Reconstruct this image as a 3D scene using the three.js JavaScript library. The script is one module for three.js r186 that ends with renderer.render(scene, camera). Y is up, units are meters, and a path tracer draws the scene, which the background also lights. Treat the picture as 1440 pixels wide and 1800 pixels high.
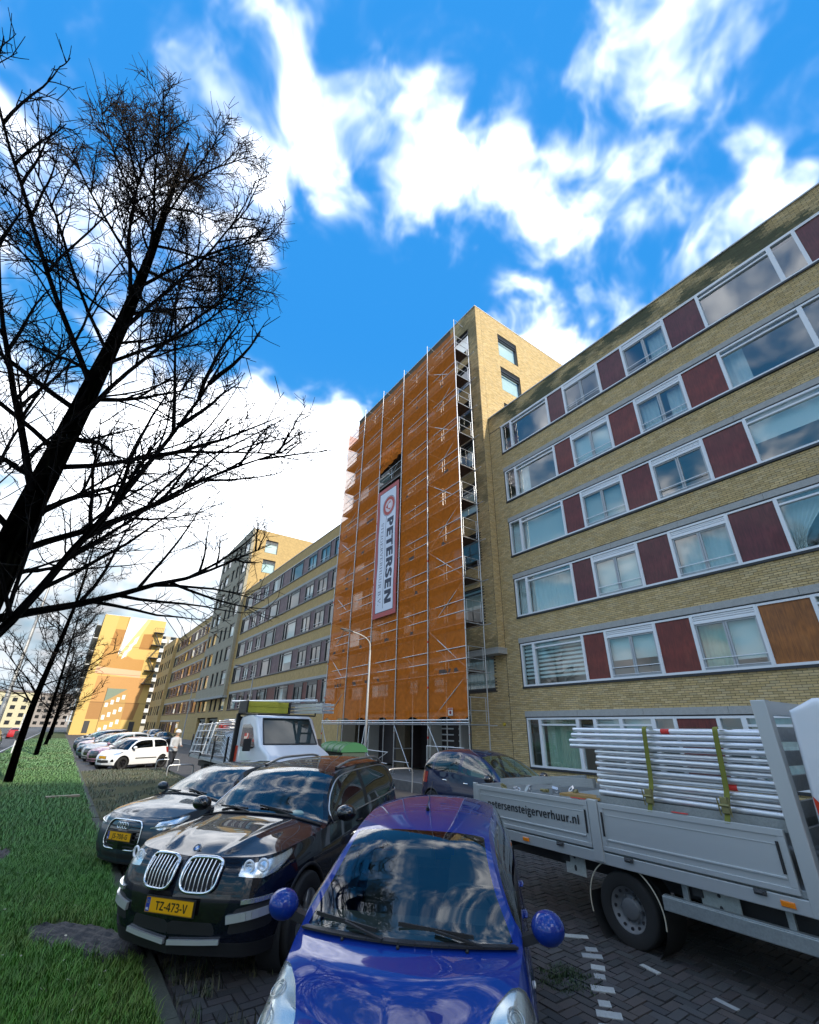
import * as THREE from 'three';
import { mergeGeometries, mergeVertices, toCreasedNormals } from 'three/addons/utils/BufferGeometryUtils.js';
import { ImprovedNoise } from 'three/addons/math/ImprovedNoise.js';
import { MarchingCubes } from 'three/addons/objects/MarchingCubes.js';

// ---------- camera, sky, sun, exposure ----------
const scene = new THREE.Scene();
const D2R = Math.PI / 180;
const camera = new THREE.PerspectiveCamera(98.1, 0.8, 0.05, 2000);
{
  camera.position.set(0, 2.1, 0);
  const yaw = 34.86 * D2R, pit = 26.06 * D2R;
  camera.lookAt(-Math.cos(yaw) * Math.cos(pit), 2.1 + Math.sin(pit), -Math.sin(yaw) * Math.cos(pit));
  camera.rotateZ(1.04 * D2R);
}
const EXPOSURE = 3.85, SKYK = 1.0, CLOUD = 0.9;
const SUN = new THREE.Vector3(0.86, 0.46, -0.11).normalize();
const sun = new THREE.DirectionalLight(new THREE.Color(1.0, 0.91, 0.77), 1.35);
sun.position.copy(SUN).multiplyScalar(150); sun.target.position.set(-40, 0, -8); sun.position.add(sun.target.position);
sun.castShadow = true; sun.shadow.radius = 2; sun.shadow.mapSize.set(4096, 4096);
Object.assign(sun.shadow.camera, { left: -110, right: 110, top: 110, bottom: -110, near: 1, far: 420 });
scene.add(sun, sun.target);

const noise = new ImprovedNoise();
const n3 = (x, y, z) => noise.noise(x, y, z);
const fbm = (x, y, z, o = 5) => { let s = 0, a = 0.5; for (let i = 0; i < o; i++) { s += a * n3(x, y, z); x = x * 2.03 + 7.1; y = y * 2.03 + 3.7; z = z * 2.03 + 1.3; a *= 0.52; } return s; };
const sst = (a, b, x) => { const t = Math.min(1, Math.max(0, (x - a) / (b - a))); return t * t * (3 - 2 * t); };
const lerp = (a, b, t) => a + (b - a) * t;
{
  // air and clouds: [azimuth, elevation, spread in degrees, how cloudy (+) or clear (-)]
  const B = [[-136, 65, 6, .3], [-124, 61, 5.5, .46], [-150, 66, 5, .02], [-166, 74, 6, -.22], [-134, 76, 7, -.3], [-106, 57, 6, .06], [-94, 65, 7, .0], [-84, 57, 8, .06],
    [-122, 51.5, 4, .42], [-124, 45.5, 4.5, .42], [160, 45, 9, .22], [-175, 63, 5, .12], [-176, 52, 6, .12], [-173, 25, 11, .4], [-160, 30, 7, .4], [180, 15, 12, .4], [178, 3, 14, .4], [-150, 22, 9, .3],
    [-153, 54, 6, -.6], [-161, 45, 7, -.7], [161, 63, 7, -.3], [148, 56, 7, -.3], [-108, 63.5, 3.5, -.3], [-172, 41, 5, -.5], [-106, 48, 6, -.36], [-143, 50, 6, -.56], [-112, 72, 5, -.2], [-140, 56, 28, -.1]
  ].map(([az, el, s, w]) => [Math.cos(el * D2R) * Math.cos(az * D2R), Math.sin(el * D2R), Math.cos(el * D2R) * Math.sin(az * D2R), 1 / (2 * (s * D2R) ** 2), w]);
  const W = 2048, H = 1024, px = new Float32Array(W * H * 4);
  for (let j = 0; j < H; j++) {
    const el = ((j + 0.5) / H - 0.5) * Math.PI, y = Math.sin(el), ce = Math.cos(el);
    for (let i = 0; i < W; i++) {
      const az = ((i + 0.5) / W - 0.5) * 2 * Math.PI, x = ce * Math.cos(az), z = ce * Math.sin(az), o = (j * W + i) * 4;
      let r, g, b;
      if (y < -0.02) { r = 0.16; g = 0.165; b = 0.16; } else {
        const k = sst(0, 0.75, y);
        r = lerp(0.09, 0.010, Math.sqrt(k)); g = lerp(0.18, 0.087, k); b = lerp(0.25, 0.232, k);
        const q = 1 / (Math.max(y, 0) + 0.42), u = x * q * 2.6, v = z * q * 2.6;
        const wx = fbm(u * 1.1 + 9, v * 1.1, 2.2, 4) * 0.75, wz = fbm(u * 1.1, v * 1.1 + 5, 8.8, 4) * 0.75;
        const f0 = fbm(u * 1.25 + wx, 4.4, v * 1.25 + wz, 7), puff = Math.abs(fbm(u * 3.1 + wx, 7.7, v * 3.1 + wz, 5)); let bias = 0;
        for (const e of B) { const dd = 1 - (x * e[0] + y * e[1] + z * e[2]); if (dd * e[3] < 4) bias += e[4] * Math.exp(-2 * dd * e[3]); }
        const c = 0.47 + 0.95 * f0 - 0.35 * puff + 0.24 + bias * 0.62 + 0.20 * (1 - sst(0.02, 0.38, y)), fine = 0.5 + fbm(u * 6 + wx * 2, 1.7, v * 6 + wz * 2, 5);  // cloud cover raised all round to brighten the street facade, thinned again in view
        const den = sst(0.47, 0.86, c + 0.10 * (fine - 0.5)), thin = sst(0.30, 0.60, c) * 0.34 * sst(0.25, 0.85, fine);
        const al = Math.min(1, den * (0.70 + 0.36 * fine) + thin * (1 - den)) ** 1.8;
        const core = sst(0.66, 1.1, c), under = (1 - sst(0.1, 0.5, y)) * sst(0.35, 0.8, 0.5 + fbm(u * 2.2, 3.3, v * 2.2, 4));
        const L = CLOUD * (0.74 + 0.5 * core) * (0.88 + 0.24 * fine) * (1 - 0.76 * (1 - sst(0.1, 0.6, y))) * (1 - 0.5 * under);
        r = lerp(r, L * 0.97, al); g = lerp(g, L * 0.99, al); b = lerp(b, L * 1.03, al);
      }
      px[o] = r * SKYK; px[o + 1] = g * SKYK; px[o + 2] = b * SKYK; px[o + 3] = 1;
    }
  }
  { let S = 0, N = 0, S2 = 0, N2 = 0; for (let j = H / 2; j < H; j++) for (let i = 0; i < W; i += 4) { const el = ((j + .5) / H - .5) * Math.PI, az = ((i + .5) / W - .5) * 2 * Math.PI, w = Math.cos(el) * Math.max(0, Math.cos(el) * Math.sin(az)), g = px[(j * W + i) * 4 + 1]; S += w * g; N += w; S2 += g * Math.cos(el) * Math.sin(el); N2 += Math.cos(el) * Math.sin(el); } console.log('sky green, towards the street side', (S / N).toFixed(3), 'all', (S2 / N2).toFixed(3)); }
  const t = new THREE.DataTexture(px, W, H, THREE.RGBAFormat, THREE.FloatType);
  t.mapping = THREE.EquirectangularReflectionMapping; t.magFilter = t.minFilter = THREE.LinearFilter; t.wrapS = THREE.RepeatWrapping; t.needsUpdate = true;
  scene.background = t; scene.environment = t;
}

// ---------- helpers ----------
let seed = 12345;
const rnd = () => { seed = (seed * 1664525 + 1013904223) >>> 0; return seed / 4294967296; };
const rr = (a, b) => a + (b - a) * rnd();
const V = (x, y, z) => new THREE.Vector3(x, y, z);
const C = (r, g, b) => new THREE.Color().setRGB(r, g, b);
const names = {};
const numbered = n => { const k = names[n] = (names[n] ?? -1) + 1; return k ? n + '_' + String(k).padStart(3, '0') : n; };
function thing(name, label, category, group, [x, y, z] = [0, 0, 0], turn = 0) {
  const o = new THREE.Group(); o.name = numbered(name); o.position.set(x, y, z); o.rotation.y = turn; o.userData = { label, category };
  if (group) o.userData.group = group; scene.add(o); return o;
}
function part(parent, name, g, m) { const o = new THREE.Mesh(g, m); o.name = name; parent.add(o); return o; }
function solo(name, g, m, label, category, group, pos = [0, 0, 0]) {
  const o = new THREE.Mesh(g, m); o.name = numbered(name); o.position.set(...pos); o.userData = { label, category }; if (group) o.userData.group = group; scene.add(o); return o;
}
function struct(name, g, m) { const o = new THREE.Mesh(g, m); o.name = name; o.userData = { kind: 'structure' }; scene.add(o); return o; }
function box(x0, x1, y0, y1, z0, z1) { const g = new THREE.BoxGeometry(Math.abs(x1 - x0), Math.abs(y1 - y0), Math.abs(z1 - z0)); g.translate((x0 + x1) / 2, (y0 + y1) / 2, (z0 + z1) / 2); return g; }
function rod(p, q, r, seg = 8, r2 = r) {
  const d = new THREE.Vector3().subVectors(q, p), L = d.length(), g = new THREE.CylinderGeometry(r2, r, L, seg, 1); g.translate(0, L / 2, 0);
  g.applyQuaternion(new THREE.Quaternion().setFromUnitVectors(V(0, 1, 0), d.normalize())); g.translate(p.x, p.y, p.z); return g;
}
function bar(p, q, w, h) { // rectangular bar between two points
  const d = new THREE.Vector3().subVectors(q, p), L = d.length(), g = new THREE.BoxGeometry(L, h, w);
  g.translate(L / 2, 0, 0); const m = new THREE.Matrix4(), x = d.normalize(), up = Math.abs(x.y) > 0.99 ? V(0, 0, 1) : V(0, 1, 0), z = new THREE.Vector3().crossVectors(x, up).normalize(), y = new THREE.Vector3().crossVectors(z, x);
  m.makeBasis(x, y, z); g.applyMatrix4(m); g.translate(p.x, p.y, p.z); return g;
}
const strip = g => { for (const k of Object.keys(g.attributes)) if (!['position', 'normal', 'uv'].includes(k)) g.deleteAttribute(k); return g.index ? g.toNonIndexed() : g; };
const merge = l => mergeGeometries(l.map(strip));
function mUV(g, s = 1) { // texture coordinates in metres, by the way each face points
  g = strip(g); const p = g.attributes.position, uv = new Float32Array(p.count * 2), a = V(0, 0, 0), b = V(0, 0, 0), c = V(0, 0, 0);
  for (let i = 0; i < p.count; i += 3) {
    a.fromBufferAttribute(p, i); b.fromBufferAttribute(p, i + 1); c.fromBufferAttribute(p, i + 2);
    const n = b.clone().sub(a).cross(c.clone().sub(a)), ax = Math.abs(n.x), ay = Math.abs(n.y), az = Math.abs(n.z);
    [a, b, c].forEach((q, k) => { const u = ax > ay && ax > az ? q.z : q.x, v = ay > ax && ay > az ? q.z : q.y; uv[(i + k) * 2] = u * s; uv[(i + k) * 2 + 1] = v * s; });
  }
  g.setAttribute('uv', new THREE.BufferAttribute(uv, 2)); return g;
}
function tex(w, h, fn, { srgb = true, rep = [1, 1] } = {}) { // fn(u, v) -> [r, g, b] in 0..1 (sRGB when srgb)
  const d = new Uint8Array(w * h * 4);
  for (let j = 0; j < h; j++) for (let i = 0; i < w; i++) { const c = fn(i / w, j / h), o = (j * w + i) * 4; for (let k = 0; k < 3; k++) d[o + k] = Math.max(0, Math.min(255, c[k] * 255)); d[o + 3] = 255; }
  const t = new THREE.DataTexture(d, w, h); t.wrapS = t.wrapT = THREE.RepeatWrapping; t.magFilter = THREE.LinearFilter; t.minFilter = THREE.LinearMipmapLinearFilter; t.generateMipmaps = true;
  if (srgb) t.colorSpace = THREE.SRGBColorSpace; t.repeat.set(...rep); t.needsUpdate = true; return t;
}
const tile = (u, v, f, z = 0) => { // seamless noise on a torus
  const a = u * 2 * Math.PI, b = v * 2 * Math.PI, r = f / 6.283; return n3(Math.cos(a) * r + z, Math.sin(a) * r + Math.cos(b) * r + 3.1, Math.sin(b) * r + z * 1.7 + 5);
};
const M = (color, o = {}) => new THREE.MeshStandardMaterial({ color: Array.isArray(color) ? C(...color) : color, roughness: 0.8, ...o });
const P = (color, o = {}) => new THREE.MeshPhysicalMaterial({ color: Array.isArray(color) ? C(...color) : color, roughness: 0.5, ...o });
function canvas(w, h, draw) { const c = document.createElement('canvas'); c.width = w; c.height = h; draw(c.getContext('2d'), w, h); const t = new THREE.CanvasTexture(c); t.colorSpace = THREE.SRGBColorSpace; t.anisotropy = 8; return t; }

// grain shared by many surfaces
const grainBump = tex(256, 256, (u, v) => { const n = 0.5 + 0.35 * tile(u, v, 60) + 0.25 * tile(u, v, 22, 4); return [n, n, n]; }, { srgb: false });
const mottle = tex(512, 512, (u, v) => { const n = 0.93 + 0.04 * tile(u, v, 9) + 0.05 * tile(u, v, 37, 3) + 0.05 * tile(u, v, 90, 7) + 0.03 * (Math.sin(u * 9133.1 + v * 7717.7) * 43758.5 % 1); return [n, n, n]; });

// ---------- ground ----------
const asphaltMap = tex(512, 512, (u, v) => { const n = 0.30 + 0.05 * tile(u, v, 7) + 0.06 * tile(u, v, 40, 2) + 0.07 * (rnd() - 0.5); return [n, n * 1.01, n * 1.03]; });
const asphalt = M(0xffffff, { map: asphaltMap, bumpMap: grainBump, bumpScale: 0.004, roughness: 0.9 });
const plane = (x0, x1, z0, z1, y, nx = 1, nz = 1) => { const g = new THREE.PlaneGeometry(x1 - x0, z1 - z0, nx, nz); g.rotateX(-Math.PI / 2); g.translate((x0 + x1) / 2, y, (z0 + z1) / 2); return mUV(g, 0.5); };
struct('ground', plane(-900, 500, -700, 700, -0.03), M([0.07, 0.072, 0.065], { map: mottle, bumpMap: grainBump, bumpScale: 0.01 }));
struct('road', plane(-400, 200, 2.95, 10.2, 0.0), asphalt);
// street and parking strip of small dark clinkers: far part by material, near part built brick by brick below
const clinkMap = tex(1024, 1024, (u, v) => { // herringbone tone only, for the part too far away to tell stones apart
  const n = 0.27 + 0.05 * tile(u, v, 8) + 0.04 * tile(u, v, 50, 3) + 0.06 * (rnd() - 0.5); return [n * 1.02, n * 0.98, n * 0.96];
});
const clinkMat = M(0xffffff, { map: clinkMap, bumpMap: grainBump, bumpScale: 0.006, roughness: 0.75 });
struct('street', plane(-160, 60, -11.6, -1.3, 0.0), clinkMat);
struct('lane_marking', merge([...Array(14)].map((_, i) => plane(-26 - i * 9, -22 - i * 9, 6.5, 6.62, 0.005)).concat([plane(-200, 40, 3.25, 3.37, 0.005)])), M([0.6, 0.6, 0.58], { map: mottle }));
const slabMap = tex(512, 512, (u, v) => { const n = 0.40 + 0.05 * tile(u, v, 6) + 0.05 * (rnd() - 0.5); return [n, n, n * 1.0]; });
struct('pavement', mUV(box(-160, 60, -0.2, 0.3, -15.2, -11.45)), M(0xffffff, { map: slabMap, bumpMap: grainBump, bumpScale: 0.004 }));
struct('pavement_kerb', mUV(merge([...Array(100)].map((_, i) => box(-160 + i * 2.2, -160 + i * 2.2 + 2.19, -0.2, 0.306, -11.6, -11.452)))), M([0.3, 0.3, 0.29], { map: mottle, bumpMap: grainBump, bumpScale: 0.003 }));
{ // low kerb between grass and parking: single stones near by
  const km = M([0.085, 0.09, 0.07], { map: mottle, bumpMap: grainBump, bumpScale: 0.004, roughness: 0.95 });
  const k = struct('kerb', mUV(box(-160, -34, -0.1, 0.05, -1.36, -1.22)), km), g = mUV(box(-0.495, 0.495, -0.1, 0.05, -0.07, 0.07));
  for (let i = 0; i < 36; i++) { const s = part(k, 'kerb_stone', g, km); s.position.set(1.5 - i, rr(-0.006, 0.006), -1.29 + rr(-0.006, 0.006)); s.rotation.y = rr(-0.008, 0.008); }
}
// verge: uneven soil with turf
const soilMap = tex(512, 512, (u, v) => { const n = 0.5 + 0.5 * tile(u, v, 14), f = 0.5 + 0.5 * tile(u, v, 60, 5); return [0.17 + 0.07 * n + 0.06 * f, 0.22 + 0.09 * f + 0.03 * n, 0.09 + 0.04 * f]; });
const hump = (x, z) => 0.05 + 0.03 * fbm(x * 0.5, 0, z * 0.5, 3) + 0.05 * sst(-1.25, -0.4, z) * sst(3.0, 1.8, z);
function bumpy(x0, x1, z0, z1, nx, nz, f) {
  const g = new THREE.PlaneGeometry(x1 - x0, z1 - z0, nx, nz); g.rotateX(-Math.PI / 2); g.translate((x0 + x1) / 2, 0, (z0 + z1) / 2);
  const p = g.attributes.position; for (let i = 0; i < p.count; i++) p.setY(i, f(p.getX(i), p.getZ(i))); const uv = g.attributes.uv; for (let i = 0; i < p.count; i++) uv.setXY(i, p.getX(i) * 0.7, p.getZ(i) * 0.7); g.computeVertexNormals(); return g;
}
struct('grass_verge', bumpy(-150, 12, -1.22, 2.95, 500, 24, hump), M(0xffffff, { map: soilMap, bumpMap: grainBump, bumpScale: 0.02, roughness: 1 }));
// earth island between the parked cars
const isle = (x, z) => 0.02 + 0.06 * sst(-1.36, -2.2, z) * sst(-6.2, -5.2, z) * sst(-14.5, -16, x) * sst(-30, -28, x) + 0.02 * fbm(x, 0, z, 3);
const dryMap = tex(512, 512, (u, v) => { const n = 0.5 + 0.5 * tile(u, v, 10), f = 0.5 + 0.5 * tile(u, v, 70, 5); return [0.24 + 0.08 * n + 0.08 * f, 0.25 + 0.06 * n + 0.06 * f, 0.15 + 0.05 * f]; });
struct('earth_island', bumpy(-29.5, -14.8, -5.0, -1.36, 90, 30, isle), M(0xffffff, { map: dryMap, bumpMap: grainBump, bumpScale: 0.02, roughness: 1 }));

// ---------- clinker paving near the camera: one brick after the other, herringbone ----------
const PAVE_SPOTS = [];
{
  const L = 0.205, W = 0.1, g = new THREE.BoxGeometry(L - 0.009, 0.05, W - 0.009), pv = g.attributes.position;
  for (let i = 0; i < pv.count; i++) if (pv.getY(i) > 0) { pv.setX(i, pv.getX(i) * 0.985); pv.setZ(i, pv.getZ(i) * 0.97); }
  g.computeVertexNormals();
  const bm = [[.052, .048, .046], [.066, .057, .054], [.042, .042, .044], [.06, .06, .061], [.075, .062, .056]].map(c => M(c, { roughness: 0.7, bumpMap: grainBump, bumpScale: 0.002 }));
  const rot = 0.0, list = [];
  const c0 = Math.cos(rot), s0 = Math.sin(rot);
  for (let i = -160; i < 160; i++) for (let j = -90; j < 90; j++) {
    // herringbone: each cell pair
    const k = ((i - j) % 4 + 4) % 4; let u, v, t;
    if (k === 0) { u = i + 1; v = j + 0.5; t = 0; } else if (k === 2) { u = i + 0.5; v = j ; t = 1; } else continue;
    const x = -6 + u * 0.1025 * c0 - v * 0.1025 * s0, z = -5.2 + u * 0.1025 * s0 + v * 0.1025 * c0;
    if (x > 2.5 || x < -13 || z > -1.42 || z < -10.6) continue;
    list.push([x, z, t, Math.hypot(x, z)]);
  }
  list.sort((a, b) => a[3] - b[3]);
  const vis = (x, z) => { const f = x * -0.82 + z * -0.571; return f > 1.2 && x < -1.2 && z < -3.2 && x > -4.9; };
  const near = list.filter(e => vis(e[0], e[1])).slice(0, 290), ns = new Set(near), rest = list.filter(e => !ns.has(e));
  const root = new THREE.Group(); root.name = 'street_clinkers'; root.userData = { kind: 'structure' }; scene.add(root);
  const place = (o, e) => { o.position.set(e[0], -0.004 + rr(-0.004, 0.004), e[1]); o.rotation.set(rr(-0.012, 0.012), (e[2] ? Math.PI / 2 : 0) + rr(-0.03, 0.03), rr(-0.012, 0.012)); };
  near.forEach(e => { const b = part(root, 'brick', g, bm[Math.floor(rnd() * 5)]); place(b, e); PAVE_SPOTS.push(b); });
  const im = new THREE.InstancedMesh(g, M(0xffffff, { roughness: 0.72, bumpMap: grainBump, bumpScale: 0.002 }), rest.length), d = new THREE.Object3D(); im.name = 'brick_field'; im.userData = { kind: 'stuff' };
  rest.forEach((e, i) => { place(d, e); d.updateMatrix(); im.setMatrixAt(i, d.matrix); const k = rr(0.7, 1.25), w = rr(0.9, 1.1); im.setColorAt(i, C(0.058 * k * w, 0.054 * k, 0.053 * k)); });
  root.add(im);
  // worn white bricks that mark the bays
  const wm = [0, 1].map(i => M([0.5 - i * 0.12, 0.51 - i * 0.12, 0.48 - i * 0.1], { map: mottle, roughness: 0.8, bumpMap: grainBump, bumpScale: 0.002 }));
  const marks = [[-4.32, -5.39, .3, .09], [-4.0, -5.25, .12, .1], [-3.9, -5.12, .2, .1], [-3.72, -4.95, .13, .1], [-3.6, -4.8, .1, .1], [-3.45, -4.62, .2, .1], [-3.3, -4.42, .1, .1], [-3.18, -4.3, .2, .1], [-3.05, -4.15, .2, .1], [-2.95, -4.0, .2, .1],
    [-3.42, -5.36, .2, .055], [-2.72, -5.3, .2, .055], [-2.2, -5.25, .2, .055], [-2.82, -3.85, .2, .1]];
  for (const [x, z, l, w] of marks) { const b = part(root, 'white_brick', mUV(box(-l / 2, l / 2, -0.02, 0.027, -w / 2, w / 2)), wm[Math.floor(rnd() * 2)]); b.position.set(x, rr(-.001, .003), z); b.rotation.y = w < 0.08 ? -0.15 : 0.75 + rr(-.1, .1); b.userData.label = 'white bay marking brick'; }
}

// ---------- apartment building ----------
const brickFar = tex(1024, 1024, (u, v) => { // tone of yellow brickwork seen from too far to tell bricks apart
  const n = 0.93 + 0.07 * tile(u, v, 8) + 0.08 * tile(u, v, 40, 4) + 0.12 * (rnd() - 0.5), j = (v * 32) % 1 < 0.16 ? 0.88 : 1; return [0.77 * n * j, 0.655 * n * j, 0.44 * n * j];
});
const wallFar = M(0xffffff, { map: brickFar, bumpMap: grainBump, bumpScale: 0.004, roughness: 0.9 });
const shadeGreyFar = tex(512, 512, (u, v) => { const n = 0.95 + 0.07 * tile(u, v, 8) + 0.1 * (rnd() - 0.5), j = (v * 16) % 1 < 0.16 ? 0.9 : 1; return [0.66 * n * j, 0.63 * n * j, 0.55 * n * j]; }), wallShadeGrey = M(0xffffff, { map: shadeGreyFar, bumpMap: grainBump, bumpScale: 0.004, roughness: 0.9 });  // greyed copy of the brick: shade painted into the left tower front
const mortar = M([0.13, 0.105, 0.07], { map: mottle, bumpMap: grainBump, bumpScale: 0.004, roughness: 0.95 });
const concrete = M([0.46, 0.46, 0.44], { map: mottle, bumpMap: grainBump, bumpScale: 0.002, roughness: 0.85 });
const coping = M([0.62, 0.63, 0.62], { roughness: 0.5 });
const roofing = M([0.1, 0.1, 0.1]);
const whiteFrame = P([0.78, 0.8, 0.82], { roughness: 0.35, clearcoat: 0.3 }), darkFrame = P([0.025, 0.028, 0.034], { roughness: 0.35, clearcoat: 0.3 }), greyFrame = P([0.42, 0.45, 0.47], { roughness: 0.4 });
const darkTrimAndShade = M([0.03, 0.032, 0.035], { roughness: 0.6 });  // near-black trim; under the wing windows it colours in a shadow gap
const pane = P([0.80, 0.90, 0.89], { transmission: 1, roughness: 0.0, thickness: 0, ior: 2.3, specularIntensity: 1 });
const roomMat = M([0.6, 0.6, 0.56]), floorMat = M([0.3, 0.25, 0.2]);
const drape = P([0.82, 0.84, 0.82], { roughness: 0.95, transmission: 0.25, thickness: 0 }), drapeGreen = P([0.5, 0.66, 0.5], { roughness: 0.95, transmission: 0.25, thickness: 0 });
const blindPale = M([0.72, 0.77, 0.75], { roughness: 0.9 }), blindGrey = M([0.5, 0.55, 0.54], { roughness: 0.8 });
const woodTex = (r, g, b) => tex(512, 512, (u, v) => { const s = tile(u, v, 5), n = 1 + 0.16 * n3(u * 90, v * 3, 1) + 0.12 * n3(u * 30 + 3, v * 9, 5) + 0.14 * s + 0.08 * (rnd() - 0.5), w = sst(0.25, 0.6, n3(u * 6, v * 1.5, 9)); return [r * n + 0.05 * w, g * n + 0.04 * w, b * n + 0.03 * w]; });
const redPanel = [woodTex(.40, .155, .15), woodTex(.43, .165, .13), woodTex(.36, .15, .165)].map(t => P(0xffffff, { map: t, roughness: 0.55, clearcoat: 0.15, bumpMap: grainBump, bumpScale: 0.001 }));
const amberPanel = P(0xffffff, { map: woodTex(.56, .34, .14), roughness: 0.55, clearcoat: 0.15, bumpMap: grainBump, bumpScale: 0.001 });
const mauvePanel = [P(0xffffff, { map: woodTex(.42, .33, .34), roughness: 0.6 }), P(0xffffff, { map: woodTex(.42, .25, .22), roughness: 0.6 })];

const cache = {}; const memo = (k, f) => cache[k] ?? (cache[k] = f());
const folds = (w, h, n, amp, key) => memo(`fold${w.toFixed(2)},${h.toFixed(2)},${n},${key}`, () => { // hanging cloth
  const g = new THREE.PlaneGeometry(w, h, Math.max(8, n * 6), 6), p = g.attributes.position;
  for (let i = 0; i < p.count; i++) { const x = p.getX(i), y = p.getY(i) / h + 0.5; p.setZ(i, amp * (0.5 + 0.5 * (1 - y)) * Math.sin((x / w) * n * 6.283 + 1.7 * Math.sin(x * 5) + y * 0.6)); }
  g.computeVertexNormals(); return g;
});
// a window: frame mesh with glass, covering, railing as sub-parts. local origin: lower left corner on the facade plane
function addWindow(root, x, y, w, h, type, white, cover, z = 0, turn = 0) {
  const fm = white ? whiteFrame : darkFrame, k = `${type}${w.toFixed(2)},${h.toFixed(2)}`, f = 0.065, tr = h * 0.84;
  const g = memo('fr' + k, () => {
    const l = [box(0, f, 0, h, -0.12, 0.025), box(w - f, w, 0, h, -0.12, 0.025), box(f, w - f, 0, f, -0.12, 0.03), box(f, w - f, h - f, h, -0.12, 0.025)];
    if (type === 'B') l.push(box(f, w - f, tr, tr + 0.055, -0.1, 0.02));
    if (type === 'D') { l.push(box(f, w - f, h - 0.3, h - 0.25, -0.1, 0.022)); for (let i = 0; i < 3; i++) l.push(box(f, w - f, h - 0.25 + i * 0.06 + 0.004, h - 0.25 + i * 0.06 + 0.052, -0.09, 0.004 + (i % 2) * 0.003)); }
    return mUV(merge(l));
  });
  const o = part(root, 'window', g, fm); o.position.set(x, y, z); o.rotation.y = turn;
  const top = type === 'D' ? h - 0.3 : h - f;
  if (type === 'D') {
    part(o, 'sash', memo('sa' + k, () => merge([[f, w / 2 - .006], [w / 2 + .006, w - f]].flatMap(([a, b]) => [box(a, a + 0.05, f, top, -0.07, -0.012), box(b - 0.05, b, f, top, -0.07, -0.012), box(a + 0.05, b - 0.05, f, f + 0.06, -0.07, -0.012), box(a + 0.05, b - 0.05, top - 0.05, top, -0.07, -0.012)]))), white ? greyFrame : darkFrame);
    if (cover !== 'far') part(o, 'railing', memo('ra' + k + (cover === 'two'), () => merge([box(f, w - f, 0.36, 0.385, 0.03, 0.05), ...(cover === 'two' ? [box(f, w - f, 0.24, 0.262, 0.03, 0.05), box(w * .33, w * .33 + .015, 0.03, 0.5, .028, .043)] : [box(f, w - f, 0.13, 0.145, 0.03, 0.05)])])), whiteFrame);
  }
  part(o, 'glass', memo('gl' + k, () => { const q = new THREE.PlaneGeometry(w - f * 2, (type === 'D' ? h - 0.3 : h) - f * 2 + (type === 'D' ? f : 0)); q.translate(w / 2, (top + f) / 2, -0.045); return q; }), pane);
  const iw = w - 0.1, ih = (type === 'D' ? h - 0.3 : h) - 0.06, cy = ih / 2 + 0.03;
  const hang = (mat, a, b, y0 = 0, n = 6) => { const c = part(o, 'curtain', folds(iw * (b - a), ih * (1 - y0), n, 0.028, y0), mat); c.position.set(0.05 + iw * (a + b) / 2, cy + ih * y0 / 2, -0.24); return c; };
  const flat = (mat, y0, y1, nm = 'blind', a = 0, b = 1) => { const c = part(o, nm, memo(`bl${k}${y0},${y1},${a},${b}`, () => box(-iw * (b - a) / 2, iw * (b - a) / 2, 0, ih * (y1 - y0), -0.006, 0)), mat); c.position.set(0.05 + iw * (a + b) / 2, 0.03 + ih * y0, -0.17); };
  if (cover === 'sheer') hang(drape, 0, 1, 0, Math.round(w * 5)); if (cover === 'green') hang(drapeGreen, 0.05, 0.98, 0, Math.round(w * 6));
  if (cover === 'left') hang(drape, 0, 0.26, 0, 3); if (cover === 'right') hang(drape, 0.55, 1, 0, 4); if (cover === 'pair') { hang(drape, 0, 0.4, 0, 4); hang(drape, 0.62, 1, 0, 4); }
  if (cover === 'roller') flat(blindPale, 0.06, 1); if (cover === 'half') flat(blindPale, 0.45, 1); if (cover === 'split') { hang(drapeGreen, 0.02, 0.48, 0, 5); flat(blindPale, 0.2, 1, 'blind', 0.5, 1); }
  if (cover === 'slats') { const n = Math.round(w / 0.085), c = part(o, 'blind', memo('vs' + k, () => merge([...Array(n)].map((_, i) => { const s = new THREE.BoxGeometry(0.082, ih, 0.002); s.rotateY(0.75); s.translate((i + 0.5) * iw / n, ih / 2, 0); return s; }))), blindPale); c.position.set(0.05, 0.03, -0.2); }
  if (cover === 'stripes') { const n = 9, c = part(o, 'blind', memo('hs' + k, () => merge([...Array(n)].map((_, i) => box(0, iw, ih * (0.16 + 0.84 * i / n), ih * (0.16 + 0.84 * (i + 0.55) / n), -0.004, 0)))), blindPale); c.position.set(0.05, 0.03, -0.17); }
  if (cover === 'tied') for (const s of [0, 1]) { const c = part(o, 'curtain', memo('ti' + k + s, () => { const q = folds(iw * 0.5, ih, 6, 0.03, 'q').clone(), p = q.attributes.position; for (let i = 0; i < p.count; i++) { const t = p.getY(i) / ih + 0.5, sc = lerp(0.22, 1, sst(0.12, 1, t)); const e = s ? iw * 0.25 : -iw * 0.25; p.setX(i, e + (p.getX(i) - e) * sc); } q.computeVertexNormals(); return q; }), drape); c.position.set(0.05 + iw * (s ? 0.75 : 0.25), cy, -0.24); }
  return o;
}
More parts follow.
